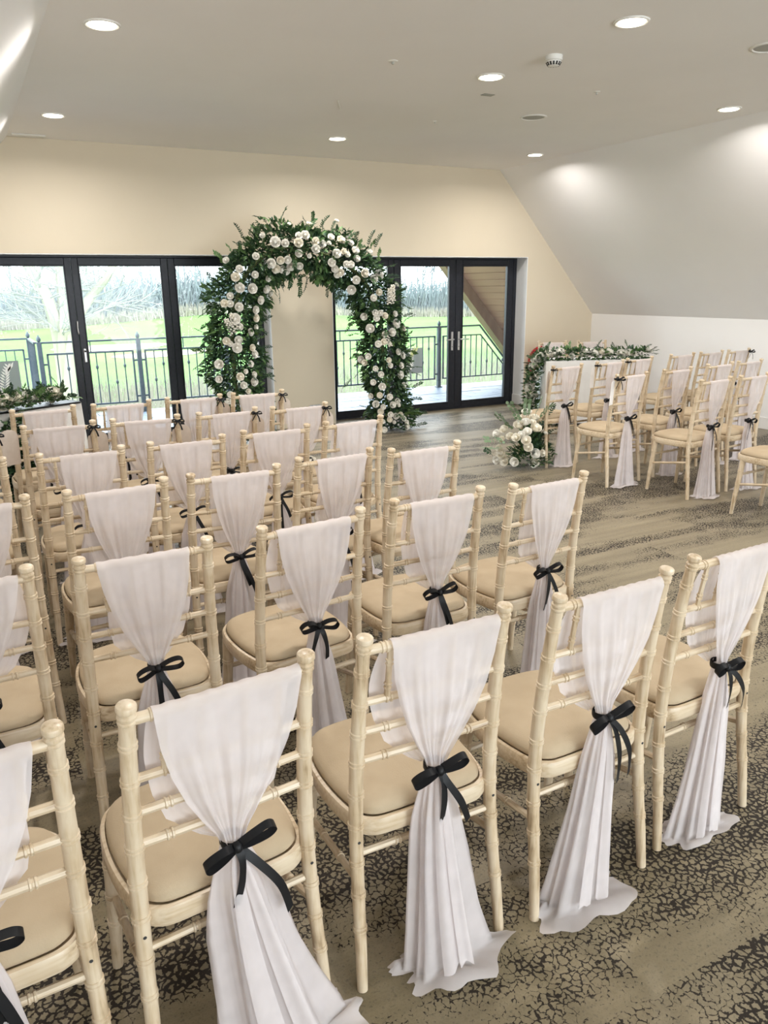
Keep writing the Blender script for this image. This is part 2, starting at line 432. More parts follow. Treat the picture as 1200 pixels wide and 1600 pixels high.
# ------------------------------------------------------------------ glazed doors
def leaf(mb, x0, x1, z0, z1, st, sb, y0, y1):
    mb.bevbox((x0, y0, z0), (x0 + st[0], y1, z1), .004); mb.bevbox((x1 - st[1], y0, z0), (x1, y1, z1), .004)
    mb.bevbox((x0 + st[0], y0, z0), (x1 - st[1], y1, z0 + sb[0]), .004); mb.bevbox((x0 + st[0], y0, z1 - sb[1]), (x1 - st[1], y1, z1), .004)
def door_leaf(parent, x0, x1, st):
    z0, z1 = .012, HD - .03
    m = MB(); leaf(m, x0, x1, z0, z1, st, (.085, .075), FY - .03, FY + .03)
    o = m.build('door_leaf', M['black_frame'], parent, False)
    g = MB(); g.box((x0 + st[0] - .006, FY - .006, z0 + .08), (x1 - st[1] + .006, FY + .006, z1 - .07)); g.build('glass_pane', M['glass'], o, False)
    bd = MB(); q = .012
    for (a, c) in ((x0 + st[0], x0 + st[0] + q), (x1 - st[1] - q, x1 - st[1])): bd.box((a, FY - .036, z0 + .085), (c, FY - .012, z1 - .075))
    for (a, c) in ((z0 + .085, z0 + .085 + q), (z1 - .075 - q, z1 - .075)): bd.box((x0 + st[0] + q, FY - .036, a), (x1 - st[1] - q, FY - .012, c))
    bd.build('glazing_bead', M['black_frame'], o, False)
    return o
def door_frame(parent, x0, x1):
    m = MB(); m.bevbox((x0 + .009, FY - .035, 0), (x0 + .06, FY + .04, HD), .004); m.build('frame_jamb', M['black_frame'], parent, False)
    m = MB(); m.bevbox((x1 - .06, FY - .035, 0), (x1 - .009, FY + .04, HD), .004); m.build('frame_jamb', M['black_frame'], parent, False)
    m = MB(); m.bevbox((x0 + .06, FY - .04, HD - .03), (x1 - .06, FY + .04, HD + .02), .004); m.build('frame_head', M['black_frame'], parent, False)
    m = MB(); m.bevbox((x0 + .06, FY - .04, -.002), (x1 - .06, FY + .06, .012), .003); m.build('threshold', M['black_frame'], parent, False)
def d_pull(parent, x, z, h=.13):
    m = MB(); m.tube(catmull([(x, FY - .03, z + h / 2), (x - .004, FY - .062, z + h / 2 - .004), (x - .008, FY - .068, z), (x - .004, FY - .062, z - h / 2 + .004), (x, FY - .03, z - h / 2)], 5), .007, 8)
    m.build('pull_handle', M['steel'], parent)
def lever(parent, x, z, sg):
    m = MB(); m.bevbox((x - .017, FY - .042, z - .15), (x + .017, FY - .03, z + .10), .005); p = m.build('handle_plate', M['steel'], parent)
    m = MB(); m.tube([(x, FY - .04, z), (x, FY - .085, z), (x + sg * .012, FY - .092, z), (x + sg * .13, FY - .09, z - .004)], [.009, .009, .009, .008], 8); m.build('lever_handle', M['steel'], p)
    m = MB(); m.lathe([(.006, FY - .043), (.006, FY - .0425)], (x, 0, z - .10), 10, 'y'); m.build('keyhole', M['dark'], p)

d1 = struct(thing('door_1', '', ''), 'wide black framed sliding doors left of the pier'); del d1['category']
door_frame(d1, OL0, OL1)
l1 = door_leaf(d1, OL0 + .062, 1.085, (.07, .066)); l2 = door_leaf(d1, 1.089, 2.093, (.066, .072)); l3 = door_leaf(d1, 2.097, OL1 - .062, (.072, .07))
d_pull(l2, 1.085, 1.27)
m = MB(); m.bevbox((1.112, FY - .044, .90), (1.142, FY - .03, 1.05), .006); hp = m.build('lock_plate', M['steel'], l2)
m = MB(); m.lathe([(.011, FY - .048), (.011, FY - .043)], (1.127, 0, 1.02), 12, 'y'); m.build('lock_cylinder', M['dark'], hp)
m = MB(); m.bevbox((3.075, FY - .044, .84), (3.105, FY - .03, 1.04), .006); m.build('handle_plate', M['steel'], l3)
d2 = struct(thing('door_2', '', ''), 'black framed french doors with a side light, right of the pier'); del d2['category']
door_frame(d2, OR0, OR1)
s1 = door_leaf(d2, OR0 + .062, 4.96, (.07, .08)); s2 = door_leaf(d2, 4.964, 5.905, (.09, .095)); s3 = door_leaf(d2, 5.909, OR1 - .062, (.105, .095))
lever(s2, 5.855, .955, -1); lever(s3, 5.962, .955, 1)

# leaf print decals on the glass
def decal(parent, x0, x1, z0, z1, lime):
    y = FY - .0075
    m = MB(); m.box((x0, y - .001, z0), (x1, y, z1)); o = m.build('window_decal', M['decal'], parent, False)
    cx = (x0 + x1) / 2; W = x1 - x0; Hh = z1 - z0
    s = MB()
    def blade(p, a, L, wd):
        d = Vector((sin(a), 0, cos(a))); n = Vector((cos(a), 0, -sin(a))); p = Vector(p)
        s.add([p, p + d * L * .5 + n * wd, p + d * L, p + d * L * .5 - n * wd], [(0, 1, 2, 3)])
    yy = y - .0022
    for i in range(11):
        t = i / 10; px = cx + W * (.22 * t * t - .10); pz = z0 + Hh * (.12 + .72 * t)
        for sg in (-1, 1): blade((px, yy, pz), sg * (1.0 - .35 * t), W * (.30 - .12 * t), W * .035)
    for i in range(5): blade((cx - W * .1, yy - .0006, z0 + Hh * .12), -.5 + i * .28, W * .30, W * .03)
    s.build('leaf_print', M['decal_white'], o, False)
    s = MB()
    for i in range(4): blade((cx + W * (.0 + .05 * i), yy - .0012, z0 + Hh * (.60 + .05 * i)), .2 + .3 * (i % 2), W * .36, W * .05)
    s.build('leaf_print', M['decal_lime' if lime else 'decal_white'], o, False)
k = FY / D
def zz(z): return CAM.z + (z - CAM.z) * k
decal(s2, 5.04, 5.40, zz(.56), zz(.885), True)
decal(l1, .18, .455, zz(.60), zz(.975), False)

# ------------------------------------------------------------------ electrical socket on the pier
so = thing('wall_socket', 'double steel wall socket low on the cream pier', 'socket', (*at(494, 683, Y=D - .004).xz[:1], D, .0))
so.location = (at(494, 683, Y=D).x, D - .0005, max(.22, at(494, 683, Y=D).z))
m = MB(); m.bevbox((-.073, -.009, -.043), (.073, 0, .043), .003); m.build('face_plate', M['steel'], so)
for sx in (-.035, .035):
    m = MB()
    for dx, dz, ww, hh in ((0, .014, .004, .008), (-.011, -.006, .006, .004), (.011, -.006, .006, .004)):
        m.box((sx + dx - ww / 2, -.0098, dz - hh / 2), (sx + dx + ww / 2, -.0088, dz + hh / 2))
    m.build('socket_holes', M['dark'], so, False)

# ------------------------------------------------------------------ ceiling fittings
ln = bpy.data.lights.new('downlight_lamp', 'AREA'); ln.shape = 'DISK'; ln.size = .15; ln.energy = LAMP_W; ln.color = (1.0, .95, .91); ln.spread = radians(165)
mr = MB(); mr.lathe([(.075, -.002), (.090, -.010), (.098, -.007), (.100, 0)], n=32); ring_me = mr.mesh('trim_ring', M['plastic'])
ml = MB(); ml.lathe([(.074, -.0105), (.074, -.004)], n=32); lens_me = ml.mesh('lamp_lens', M['lens'])
names = {(0, 7.66): 'back left downlight, nearest the far wall above the sliding doors', (1, 7.66): 'back centre downlight in front of the pier wall',
         (2, 7.66): 'back right downlight beside the top of the right slope', (0, 5.05): 'big left downlight at the top left of the photo',
         (1, 5.05): 'middle downlight between the smoke detector and the far wall', (2, 5.05): 'right downlight beside the slope, above the right chairs',
         (1, 3.72): 'large right downlight at the top edge beside the smoke detector'}
def downlight(x, y, label):
    t = thing('downlight', 'round recessed ' + label, 'light', (x, y, HC), 0, 'recessed downlights in the ceiling')
    link('trim_ring', ring_me, t); link('lamp_lens', lens_me, t)
    lo = link('downlight_lamp', ln, t, (0, 0, -.02))
for i, x in enumerate((.92, 3.56, 6.04)):
    for y in (7.66, 5.05):
        downlight(x, y, 'lit ' + names[(i, y)])
downlight(3.58, 3.72, 'lit ' + names[(1, 3.72)])
for i, x in enumerate((.92, 3.56, 6.04)):  # unseen downlights carrying on the grid, added to light the near chairs
    for y in ((2.45,) if i != 1 else (1.2,)):
        if i == 0: s_ = 'left'
        elif i == 1: s_ = 'middle'
        else: s_ = 'right'
        downlight(x, y, 'lit added downlight out of view in the %s line, %s' % (s_, {2.45: 'over the near chairs', -.15: 'over the camera', -2.75: 'behind the camera', 1.2: 'just above the picture', -1.4: 'behind the camera'}[y]))
def speaker(x, y, label):
    t = thing('ceiling_speaker', label, 'speaker', (x, y, HC), 0, 'round speakers in the ceiling')
    m = MB(); m.lathe([(.098, -.003), (.104, -.009), (.116, -.006), (.119, 0)], n=32); m.build('trim_ring', M['plastic'], t)
    m = MB(); m.lathe([(.002, -.0065), (.06, -.006), (.097, -.004), (.097, -.001)], n=32); m.build('speaker_grille', M['grille'], t)
speaker(4.72, 6.03, 'round grey ceiling speaker between the middle and back right downlights')
speaker(4.74, 3.70, 'round grey ceiling speaker at the right edge of the photo')
t = thing('smoke_detector', 'white round smoke detector with dark vents on the ceiling', 'smoke detector', (3.63, 4.45, HC))
m = MB(); m.lathe([(.052, -.028), (.056, -.022), (.056, 0)], n=28); m.build('detector_base', M['plastic'], t)
m = MB(); m.lathe([(.018, -.062), (.036, -.058), (.046, -.047), (.050, -.034), (.046, -.0285)], n=28); m.build('detector_body', M['plastic'], t)
for i in range(14):
    a = 2 * pi * i / 14; m = MB(); c, s_ = cos(a), sin(a)
    m.add([(c * r - s_ * q, s_ * r + c * q, z) for r, z in ((.0505, -.040), (.0395, -.0585)) for q in (-.006, .006)] + [(c * r - s_ * q, s_ * r + c * q, z) for r, z in ((.044, -.038), (.034, -.055)) for q in (-.006, .006)],
          [(0, 1, 3, 2), (4, 6, 7, 5), (0, 4, 5, 1), (2, 3, 7, 6), (0, 2, 6, 4), (1, 5, 7, 3)])
    m.build('vent_slot', M['dark'], t, False)
for (x, y, lab, r) in ((2.74, 5.0, 'small white ceiling sensor left of the smoke detector', .032), (4.57, 5.07, 'small sprinkler head right of the middle downlight', .026),
                       (4.01, 6.54, 'tiny white sensor between back centre and back right downlights', .018)):
    t = thing('ceiling_sensor', lab, 'sensor', (x, y, HC))
    m = MB(); m.lathe([(r * .8, -.006), (r, -.003), (r, 0)], n=20); m.build('sensor_plate', M['plastic'], t)
    m = MB(); m.lathe([(r * .15, -.022), (r * .3, -.016), (r * .25, -.006)], n=12); m.build('sensor_tip', M['grille'], t)
t = thing('cable_strip', 'thin white strip fixed to the ceiling left of the centre', 'strip', (2.95, 6.3, HC), radians(62))
m = MB(); m.bevbox((-.16, -.006, -.006), (.16, .006, 0), .002); m.build('strip_cover', M['plastic'], t)
t = thing('ceiling_plate', 'flat white blanking plate behind the middle downlight', 'plate', (3.86, 5.51, HC))
m = MB(); m.bevbox((-.05, -.03, -.004), (.05, .03, 0), .002); m.build('cover_plate', M['grille'], t)
t = thing('vent_cover', 'slim white vent where ceiling meets far wall at left', 'vent', (.80, 8.70, HC))
m = MB(); m.bevbox((-.15, -.06, -.014), (.15, .06, 0), .004); m.build('vent_body', M['plastic'], t)

# ================================================================== OUTSIDE
# balcony
deck = MB(); deck.box((-3.0, D + WT, -.30), (9.4, 11.75, -.06)); dk = struct(deck.build('balcony_deck', M['grout'], None, False), 'balcony floor of blue grey slabs')
SW, SD = .60, .30
sm = MB(); sm.bevbox((.004, .004, 0), (SW - .004, SD - .004, .035), .004); slab_me = sm.mesh('paving_slab', M['slab'], False)
r_ = 0; y = D + WT + .01
while y + SD <= 11.76:
    x = -1.2 + (r_ % 2) * .3
    while x < 8.9:
        link('paving_slab', slab_me, dk, (x, y, -.06 + random.uniform(-.002, .002)))
        x += SW
    y += SD; r_ += 1

# railing
RY = 11.40
rl = thing('balcony_railing', 'dark blue grey iron balcony railing with ball topped posts', 'railing', (0, RY, 0))
def post(x, y, parent, h=1.08):
    m = MB(); m.bevbox((x - .03, y - .03, -.025), (x + .03, y + .03, h - .08), .004)
    m.lathe([(.012, h - .08), (.026, h - .066), (.030, h - .045), (.026, h - .024), (.012, h - .006), (.006, h + .012)], (x, y, 0), 12)
    m.box((x - .05, y - .05, -.025), (x + .05, y + .05, -.012)); m.build('railing_post', M['rail_metal'], parent, True, 30)
def bar_mesh(h, knob):
    m = MB(); m.box((-.007, -.007, 0), (.007, .007, h))
    if knob is not None: m.lathe([(.009, knob - .03), (.019, knob - .012), (.019, knob + .012), (.009, knob + .03)], n=8)
    return m
bar_cache = {}
def bar(x, y, z0, h, knob, parent):
    key = (round(h, 3), knob)
    if key not in bar_cache: bar_cache[key] = bar_mesh(h, knob).mesh('railing_bar', M['rail_metal'], False)
    link('railing_bar', bar_cache[key], parent, (x, y, z0))
def panel(x0, x1, parent, y=0.0):
    m = MB(); a, c = x0 + .085, x1 - .085
    m.box((a - .012, y - .012, .11), (a + .012, y + .012, .84)); m.box((c - .012, y - .012, .11), (c + .012, y + .012, .84))
    m.box((a, y - .012, .82), (c, y + .012, .844)); m.box((a, y - .012, .11), (c, y + .012, .134))
    for xx, e in ((a, x0), (c, x1)):
        for z in (.20, .70): m.box((min(xx, e) - .01, y - .01, z - .012), (max(xx, e) + .01, y + .01, z + .012))
    m.build('panel_frame', M['rail_metal'], parent, False)
    m = MB(); m.box((x0, y - .02, .975), (x1, y + .02, 1.0)); m.build('top_rail', M['rail_metal'], parent, False)
    n = 9
    for i in range(1, n):
        x = a + (c - a) * i / n
        bar(x, y, .134, .686, (None, .28, .50)[i % 3] if i % 3 else None, parent)
    bar((a + c) / 2, y, .84, .14, None, parent)
PX = (.85, 2.13, 3.39, 4.63, 5.87, 7.10)
for x in PX: post(x, 0, rl)
for x0, x1 in zip(PX, PX[1:]): panel(x0, x1, rl)
# right end: level to 7.95 and then down under the roof slope
m = MB(); m.tube([(7.10, 0, .987), (7.93, 0, .987), (8.70, 0, .16)], .017, 6); m.build('top_rail', M['rail_metal'], rl)
m = MB(); m.tube([(7.185, 0, .83), (7.95, 0, .83), (8.55, 0, .19)], .012, 6); m.build('panel_frame', M['rail_metal'], rl)
m = MB(); m.tube([(7.185, 0, .12), (8.6, 0, .12)], .012, 6); m.build('bottom_rail', M['rail_metal'], rl)
m = MB(); m.box((7.173, -.012, .11), (7.197, .012, .84)); m.build('panel_frame', M['rail_metal'], rl, False)
for i in range(11):
    x = 7.29 + i * .115; top = .83 if x < 7.95 else .83 - (x - 7.95) * 1.067
    bar(x, 0, .12, max(.03, round(top - .12, 3)), (.25 if i % 3 == 1 else None), rl)
# left return: the railing jogs outwards
post(.80, 1.15, rl); 
m = MB(); m.box((.78, .02, .975), (.82, 1.13, 1.0)); m.build('top_rail', M['rail_metal'], rl, False)
for i in range(1, 9): bar(.80, i * .128, .10, .875, None, rl)
m = MB(); m.box((.79, .02, .10), (.81, 1.13, .13)); m.build('bottom_rail', M['rail_metal'], rl, False)
panel(-.45, .80, rl, 1.15); panel(-1.7, -.45, rl, 1.15); post(-.45, 1.15, rl)
b = MB(); b.box((-3, 11.7, -.30), (.95, 12.75, -.03)); struct(b.build('balcony_step', M['slab'], None, False), 'outer left bay of the balcony floor')

# overhanging roof on the right
SL = 1.10
def rz_(x): return 1.62 - (x - 7.62) * SL
ro = link('roof_overhang', None); struct(ro, 'sloping timber lined roof overhang beyond the right doors')
na = atan2(SL, 1); ux, uz = cos(na), -sin(na); nx, nz = sin(na), cos(na)
Y0r, Y1r = D + WT + .01, 11.62
P0 = Vector((5.3, 0, rz_(5.3) + .16))
pl = .14; i = 0; s_ = 0.0
while True:
    p = P0 + Vector((ux, 0, uz)) * s_
    if p.z < -.9: break
    m = MB(); a = .006
    q = [(p.x + ux * a, p.z + uz * a), (p.x + ux * (pl - a), p.z + uz * (pl - a)), (p.x + ux * (pl - a) + nx * .02, p.z + uz * (pl - a) + nz * .02), (p.x + ux * a + nx * .02, p.z + uz * a + nz * .02)]
    prism_xz(m, q, Y0r, Y1r); m.build('soffit_plank', M['soffit'], ro, False)
    s_ += pl
Ls = s_
def slope_box(name, s0, s1, n0, n1, y0, y1, mt):
    m = MB(); q = []
    for (s, n) in ((s0, n0), (s1, n0), (s1, n1), (s0, n1)): q.append((P0.x + ux * s + nx * n, P0.z + uz * s + nz * n))
    prism_xz(m, q, y0, y1); return m.build(name, mt, ro, False)
slope_box('roof_deck', 0, Ls, .022, .16, Y0r, Y1r + .1, M['dark'])
slope_box('barge_rafter', 0, Ls, -.17, .0, Y1r - .20, Y1r, M['rafter'])

# golf course
lw = MB(); nxs, nys = 40, 40
def ground(x, y):
    z = -2.9
    z += 1.6 * math.exp(-(((x - 31) / 16) ** 2 + ((y - 100) / 14) ** 2))
    z += .25 * sin(x * .13 + 1) * sin(y * .09)
    return z
vs_ = []; fs_ = []
for j in range(nys + 1):
    for i in range(nxs + 1):
        x = -60 + 220 * i / nxs; y = 12.5 + 150 * (j / nys) ** 1.3
        vs_.append((x, y, ground(x, y)))
for j in range(nys):
    for i in range(nxs):
        a = j * (nxs + 1) + i; fs_.append((a, a + 1, a + nxs + 2, a + nxs + 1))
lw.add(vs_, fs_); struct(lw.build('lawn', M['lawn']), 'pale green golf course lawn beyond the balcony')
for px, py, rx, ry, lab in ((178, 541, 4.5, 2.6, 'pale sand bunker on the lawn behind the middle sliding door'), (255, 550, 3.4, 2.0, 'second sand bunker nearer and right, seen through sliding door')):
    c = at(px, py, Z=-2.8); m = MB(); rings = []
    for sc, dz in ((1.0, .03), (.96, .09), (.5, .07), (.05, .06)):
        rings.append([(c.x + rx * sc * cos(a) * (1 + .15 * sin(3 * a)), c.y + ry * sc * sin(a), ground(c.x + rx * sc * cos(a), c.y + ry * sc * sin(a)) + dz) for a in [2 * pi * k_ / 28 for k_ in range(28)]])
    m.loft(rings, True); tag(m.build('sand_bunker', M['sand']), lab, 'bunker')

def tree_mesh(seed, height, r0, mt, twig, levels=4, spread=.55, lean=(0, 0), sides=5):
    rng = random.Random(seed); m = MB()
    def grow(p, d, L, r, lev):
        n = 4 if lev < 2 else 3; pts = [p]; dd = d.copy()
        for k_ in range(n):
            dd = (dd + Vector((rng.uniform(-1, 1), rng.uniform(-1, 1), rng.uniform(-.3, .8))) * .16).normalized()
            pts.append(pts[-1] + dd * (L / n))
        rad = [r * (1 - .5 * k_ / n) for k_ in range(n + 1)]
        m.tube(pts, rad, max(3, sides - lev), False)
        if lev >= levels: return
        nb = (5, 5, 4, 4)[min(lev, 3)]
        for k_ in range(nb):
            t = rng.uniform(.30, 1.0) if lev else rng.uniform(.38, 1.0)
            ix = min(n - 1, int(t * n)); q = pts[ix].lerp(pts[ix + 1], t * n - ix)
            az = rng.uniform(0, 2 * pi); side = Vector((cos(az), sin(az), rng.uniform(-.1, .7))).normalized()
            nd = (dd * (1 - spread) + side * spread).normalized()
            grow(q, nd, L * rng.uniform(.5, .72), max(twig, rad[ix] * rng.uniform(.45, .62)), lev + 1)
    grow(Vector((0, 0, 0)), Vector((lean[0], lean[1], 1)).normalized(), height * .5, r0, 0)
    return m.mesh('bare_branches', mt)
TG = 'bare winter trees beyond the lawn'
variants = [tree_mesh(10 + i, 17 + i, .30, M['far_bark'], .035, 4, .58) for i in range(4)]
rng = random.Random(5)
# a line of woodland: two staggered ranks
nt = 0
for rank, (y0, da, a0) in enumerate(((112, .058, -.15), (124, .060, -.12), (137, .062, -.16))):
    for i in range(18):
        a = a0 + da * i + rng.uniform(-.008, .008); y = y0 + rng.uniform(-2, 2); x = a * y
        o = link('bare_tree', variants[(i + rank) % 4], None, (x, y, ground(x, y) - .2), (0, 0, rng.uniform(0, 6.28)), (.5, .5, rng.uniform(.95, 1.25)))
        tag(o, 'pale bare winter tree in the misty woodland beyond the golf lawn', 'tree', TG)
# the near multi-stem tree left
c = at(97, 560, Y=27); base = (c.x, 27, ground(c.x, 27))
nt_ = thing('mossy_tree', 'tall pale tree with mossy leaning stems behind the left door', 'tree', base)
def stem(seed, pxs, r0):
    pts = [at(px, py, Y=27) - Vector(base) for px, py in pxs]; pts = [Vector((0, 0, 0))] + pts
    pts = [p + Vector((0, .25 * sin(i_ * 1.7 + seed), 0)) for i_, p in enumerate(pts)]
    sm_ = catmull(pts, 4); m = MB(); n = len(sm_); m.tube(sm_, [r0 * (1 - .6 * k_ / n) for k_ in range(n)], 8)
    m.build('tree_stem', M['moss_bark'], nt_)
    rg = random.Random(seed); m = MB()
    for k_ in range(22):
        p = sm_[rg.randrange(n // 4, n)]; az = rg.uniform(0, 6.28); d = Vector((cos(az), sin(az) * .6, rg.uniform(-.1, .9))).normalized()
        def tw(p, d, L, r, lev):
            q = [p]
            for _ in range(4):
                d = (d + Vector((rg.uniform(-1, 1), rg.uniform(-1, 1), rg.uniform(-.6, .8))) * .22).normalized(); q.append(q[-1] + d * L / 4)
            m.tube(q, [r * (1 - .16 * z_) for z_ in range(5)], 4, False)
            if lev < 2:
                for _ in range(4):
                    tw(q[rg.randrange(1, 5)], (d + Vector((rg.uniform(-1, 1), rg.uniform(-1, 1), rg.uniform(-.4, 1)))).normalized(), L * .62, r * .55, lev + 1)
        tw(p, d, rg.uniform(1.2, 2.6), .03, 0)
    m.build('twigs', M['bark'], nt_)
stem(1, [(96, 545), (78, 480), (60, 440), (38, 405), (15, 360)], .25)
stem(2, [(100, 545), (98, 480), (95, 430), (92, 380), (86, 320)], .22)
stem(3, [(108, 545), (120, 500), (145, 462), (165, 435), (182, 400), (200, 350)], .20)
# thicket at the foot of the wood and scrub below the balcony
def twig_mass(name, n, xr, yr, h, mt, r, lab, cat, seed, inside=None):
    rg = random.Random(seed); m = MB()
    for _ in range(n):
        y = rg.uniform(*yr); x = y * rg.uniform(*xr); z = ground(x, y)
        hh = h * rg.uniform(.3, 1.0); bx, by = rg.uniform(-.35, .35) * hh, rg.uniform(-.3, .3) * hh
        rr = r * rg.uniform(.6, 1.4)
        m.add([(x - rr, y, z - .1), (x + rr, y, z - .1), (x + bx * .4 + rr * .7, y + by, z + hh * .5), (x + bx * .4 - rr * .7, y + by, z + hh * .5), (x + bx, y + by, z + hh)],
              [(0, 1, 2, 3), (3, 2, 4)])
    o = m.build(name, mt, None, False); o['kind'] = 'stuff'; o['label'] = lab; o['category'] = cat
    return o
twig_mass('woodland_thicket', 15000, (-.12, .92), (103, 107), 7.0, M['thicket'], .06, 'misty grey green thicket at the foot of the far woodland', 'thicket', 3)
twig_mass('reed_bank', 5000, (-.12, .92), (98, 102), 1.7, M['scrub'], .06, 'pale tan reeds along the far edge of the lawn', 'reeds', 4)
twig_mass('bramble_scrub', 9000, (-.1, .40), (22, 38), 1.1, M['scrub'], .012, 'pale winter scrub just below the balcony at left', 'scrub', 6)
twig_mass('bank_scrub', 6000, (.42, .95), (20, 38), 1.3, M['scrub'], .012, 'pale winter scrub below the balcony at right', 'scrub', 8)

# ================================================================== CHAIRS
def ring_profile(L, r, rings, dbl=.0105, amp=.0024, w_=.0034):
    """(distance, radius) stations of a turned stick with double bamboo rings; r is a function of distance"""
    st = {0.0, L}
    k_ = 0.0
    while k_ < L: st.add(k_); k_ += .06
    out = [(s, r(s)) for s in st if not any(abs(s - q) < .016 for q in rings)]
    for q in rings:
        for c in (q - dbl / 2, q + dbl / 2):
            out += [(c - w_, r(c)), (c - w_ * .5, r(c) + amp), (c + w_ * .5, r(c) + amp), (c + w_, r(c))]
        out.append((q, r(q)))
    out = sorted((s, x) for s, x in out if 0 <= s <= L)
    return out
def stick(path, r, rings, n=10, extra=None):
    path = [Vector(p) for p in path]
    cum = [0.0]
    for a, b_ in zip(path, path[1:]): cum.append(cum[-1] + (b_ - a).length)
    L = cum[-1]
    def pos(s):
        for i in range(len(cum) - 1):
            if s <= cum[i + 1] + 1e-9: return path[i].lerp(path[i + 1], (s - cum[i]) / (cum[i + 1] - cum[i]))
        return path[-1]
    pr = ring_profile(L, r, rings)
    pts = [pos(s) for s, _ in pr]; rad = [x for _, x in pr]
    if extra:
        d = (path[-1] - path[-2]).normalized()
        for h, x in extra: pts.append(path[-1] + d * h); rad.append(x)
    m = MB(); m.tube(pts, rad, n); return m
def post_xy(z):
    """centre line of the right rear post"""
    x = interp([(0, .203), (.25, .194), (.45, .189), (.7, .185), (.95, .181)], z)
    y = interp([(0, .0), (.12, .012), (.25, .030), (.36, .042), (.45, .046), (.55, .044), (.65, .036), (.75, .024), (.85, .010), (.95, -.008)], z)
    return x, y
ZS = [0, .06, .12, .19, .25, .31, .36, .41, .45, .50, .55, .60, .65, .70, .75, .80, .85, .905]
CH = {}
for sg in (-1, 1):
    path = [(sg * post_xy(z)[0], post_xy(z)[1], z) for z in ZS]
    m = stick(path, lambda s: interp([(0, .0135), (.3, .0165), (.5, .0178), (.75, .0168), (.95, .0152)], s),
              (.17, .26, .345, .445, .53, .618, .698, .778, .862), 14,
              [(.003, .0152), (.006, .0178), (.010, .0178), (.012, .0154), (.014, .0154), (.017, .0178), (.021, .0178), (.024, .0146), (.028, .0142), (.031, .0176), (.033, .0192), (.041, .0194), (.044, .0178), (.0465, .0120), (.0475, .0040)])
    CH['rear_post%d' % sg] = m.mesh('rear_post', M['wood'], True, 32)
    m = stick([(sg * .188, .405, 0), (sg * .183, .392, .15), (sg * .178, .377, .30), (sg * .174, .366, .42)],
              lambda s: interp([(0, .0135), (.2, .0175), (.42, .0205)], s), (.15, .235, .33), 10)
    CH['front_leg%d' % sg] = m.mesh('front_leg', M['wood'])
    m = stick([(sg * .179, .37, .232), (sg * .193, .045, .292)], lambda s: .0095, (.10, .22), 8); CH['side_stretcher%d' % sg] = m.mesh('side_stretcher', M['wood_y'])
m = stick([(-.176, .375, .305), (.176, .375, .305)], lambda s: .0095, (.09, .176, .262), 8); CH['front_stretcher'] = m.mesh('front_stretcher', M['wood_x'])
m = stick([(-.190, .044, .362), (.190, .044, .362)], lambda s: .0092, (.11, .27), 8); CH['back_stretcher'] = m.mesh('back_stretcher', M['wood_x'])
RZ = (.912, .775, .695, .617)
m = stick([(-post_xy(RZ[0])[0] + .008, post_xy(RZ[0])[1], RZ[0]), (0, post_xy(RZ[0])[1] - .006, RZ[0] + .002), (post_xy(RZ[0])[0] - .008, post_xy(RZ[0])[1], RZ[0])], lambda s: .0115, (.04, .31), 10)
CH['top_rail'] = m.mesh('top_rail', M['wood_x'])
for i, z in enumerate(RZ[1:]):
    px, py = post_xy(z); m = stick([(-px + .008, py, z), (0, py - .006, z), (px - .008, py, z)], lambda s: .0098, (.062, .155, .20, .292) if i else (.062, .292), 8)
    CH['cross_rail%d' % i] = m.mesh('cross_rail', M['wood_x'])
for i, x in enumerate((-.118, -.045, .045, .118)):
    m = stick([(x, post_xy(RZ[1])[1] - .004, RZ[1]), (x, post_xy(RZ[0])[1] - .004, RZ[0])], lambda s: .0072, (.035, .098), 6); CH['spindle%d' % i] = m.mesh('back_spindle', M['wood'])
half = [(0, .022), (.11, .022), (.155, .030), (.186, .062), (.203, .14), (.209, .23), (.203, .32), (.184, .392), (.145, .432), (.08, .447), (0, .450)]
ol = catmull([Vector((x, y, 0)) for x, y in half], 3)
outline = [(p.x, p.y) for p in ol] + [(-p.x, p.y) for p in reversed(ol[1:-1])]
def oring(s, z, dz=0.0):
    return [(x * s, .236 + (y - .236) * s, z + (dz * (1 - min(1, (x / .2) ** 2 * .5 + ((y - .236) / .21) ** 2 * .5)) if dz else 0)) for x, y in outline]
m = MB(); m.loft([oring(.955, .405), oring(.985, .408), oring(1.0, .416), oring(1.0, .444), oring(.985, .452), oring(.945, .4535), oring(.935, .447), oring(.90, .445)])
CH['seat_frame'] = m.mesh('seat_frame', M['wood_x'], True, 28)
m = MB(); m.loft([oring(.86, .448), oring(.905, .450), oring(.930, .457), oring(.930, .466), oring(.905, .475), oring(.84, .483, .002), oring(.7, .488, .004), oring(.5, .491, .006), oring(.28, .492, .007), oring(.06, .492, .007)])
CH['seat_cushion'] = m.mesh('seat_cushion', M['cushion'])
m = MB(); m.lathe([(.004, -.0005), (.0035, .0008)], (0, 0, 0), 8, 'y'); CH['screw'] = m.mesh('screw_head', M['dark'])
CPARTS = [('rear_post', 'rear_post-1'), ('rear_post', 'rear_post1'), ('front_leg', 'front_leg-1'), ('front_leg', 'front_leg1'), ('seat_frame', 'seat_frame'), ('seat_cushion', 'seat_cushion'),
          ('top_rail', 'top_rail'), ('cross_rail', 'cross_rail0'), ('cross_rail', 'cross_rail1'), ('cross_rail', 'cross_rail2')] + \
         [('back_spindle', 'spindle%d' % i) for i in range(4)] + [('side_stretcher', 'side_stretcher-1'), ('side_stretcher', 'side_stretcher1'), ('front_stretcher', 'front_stretcher'), ('back_stretcher', 'back_stretcher')]
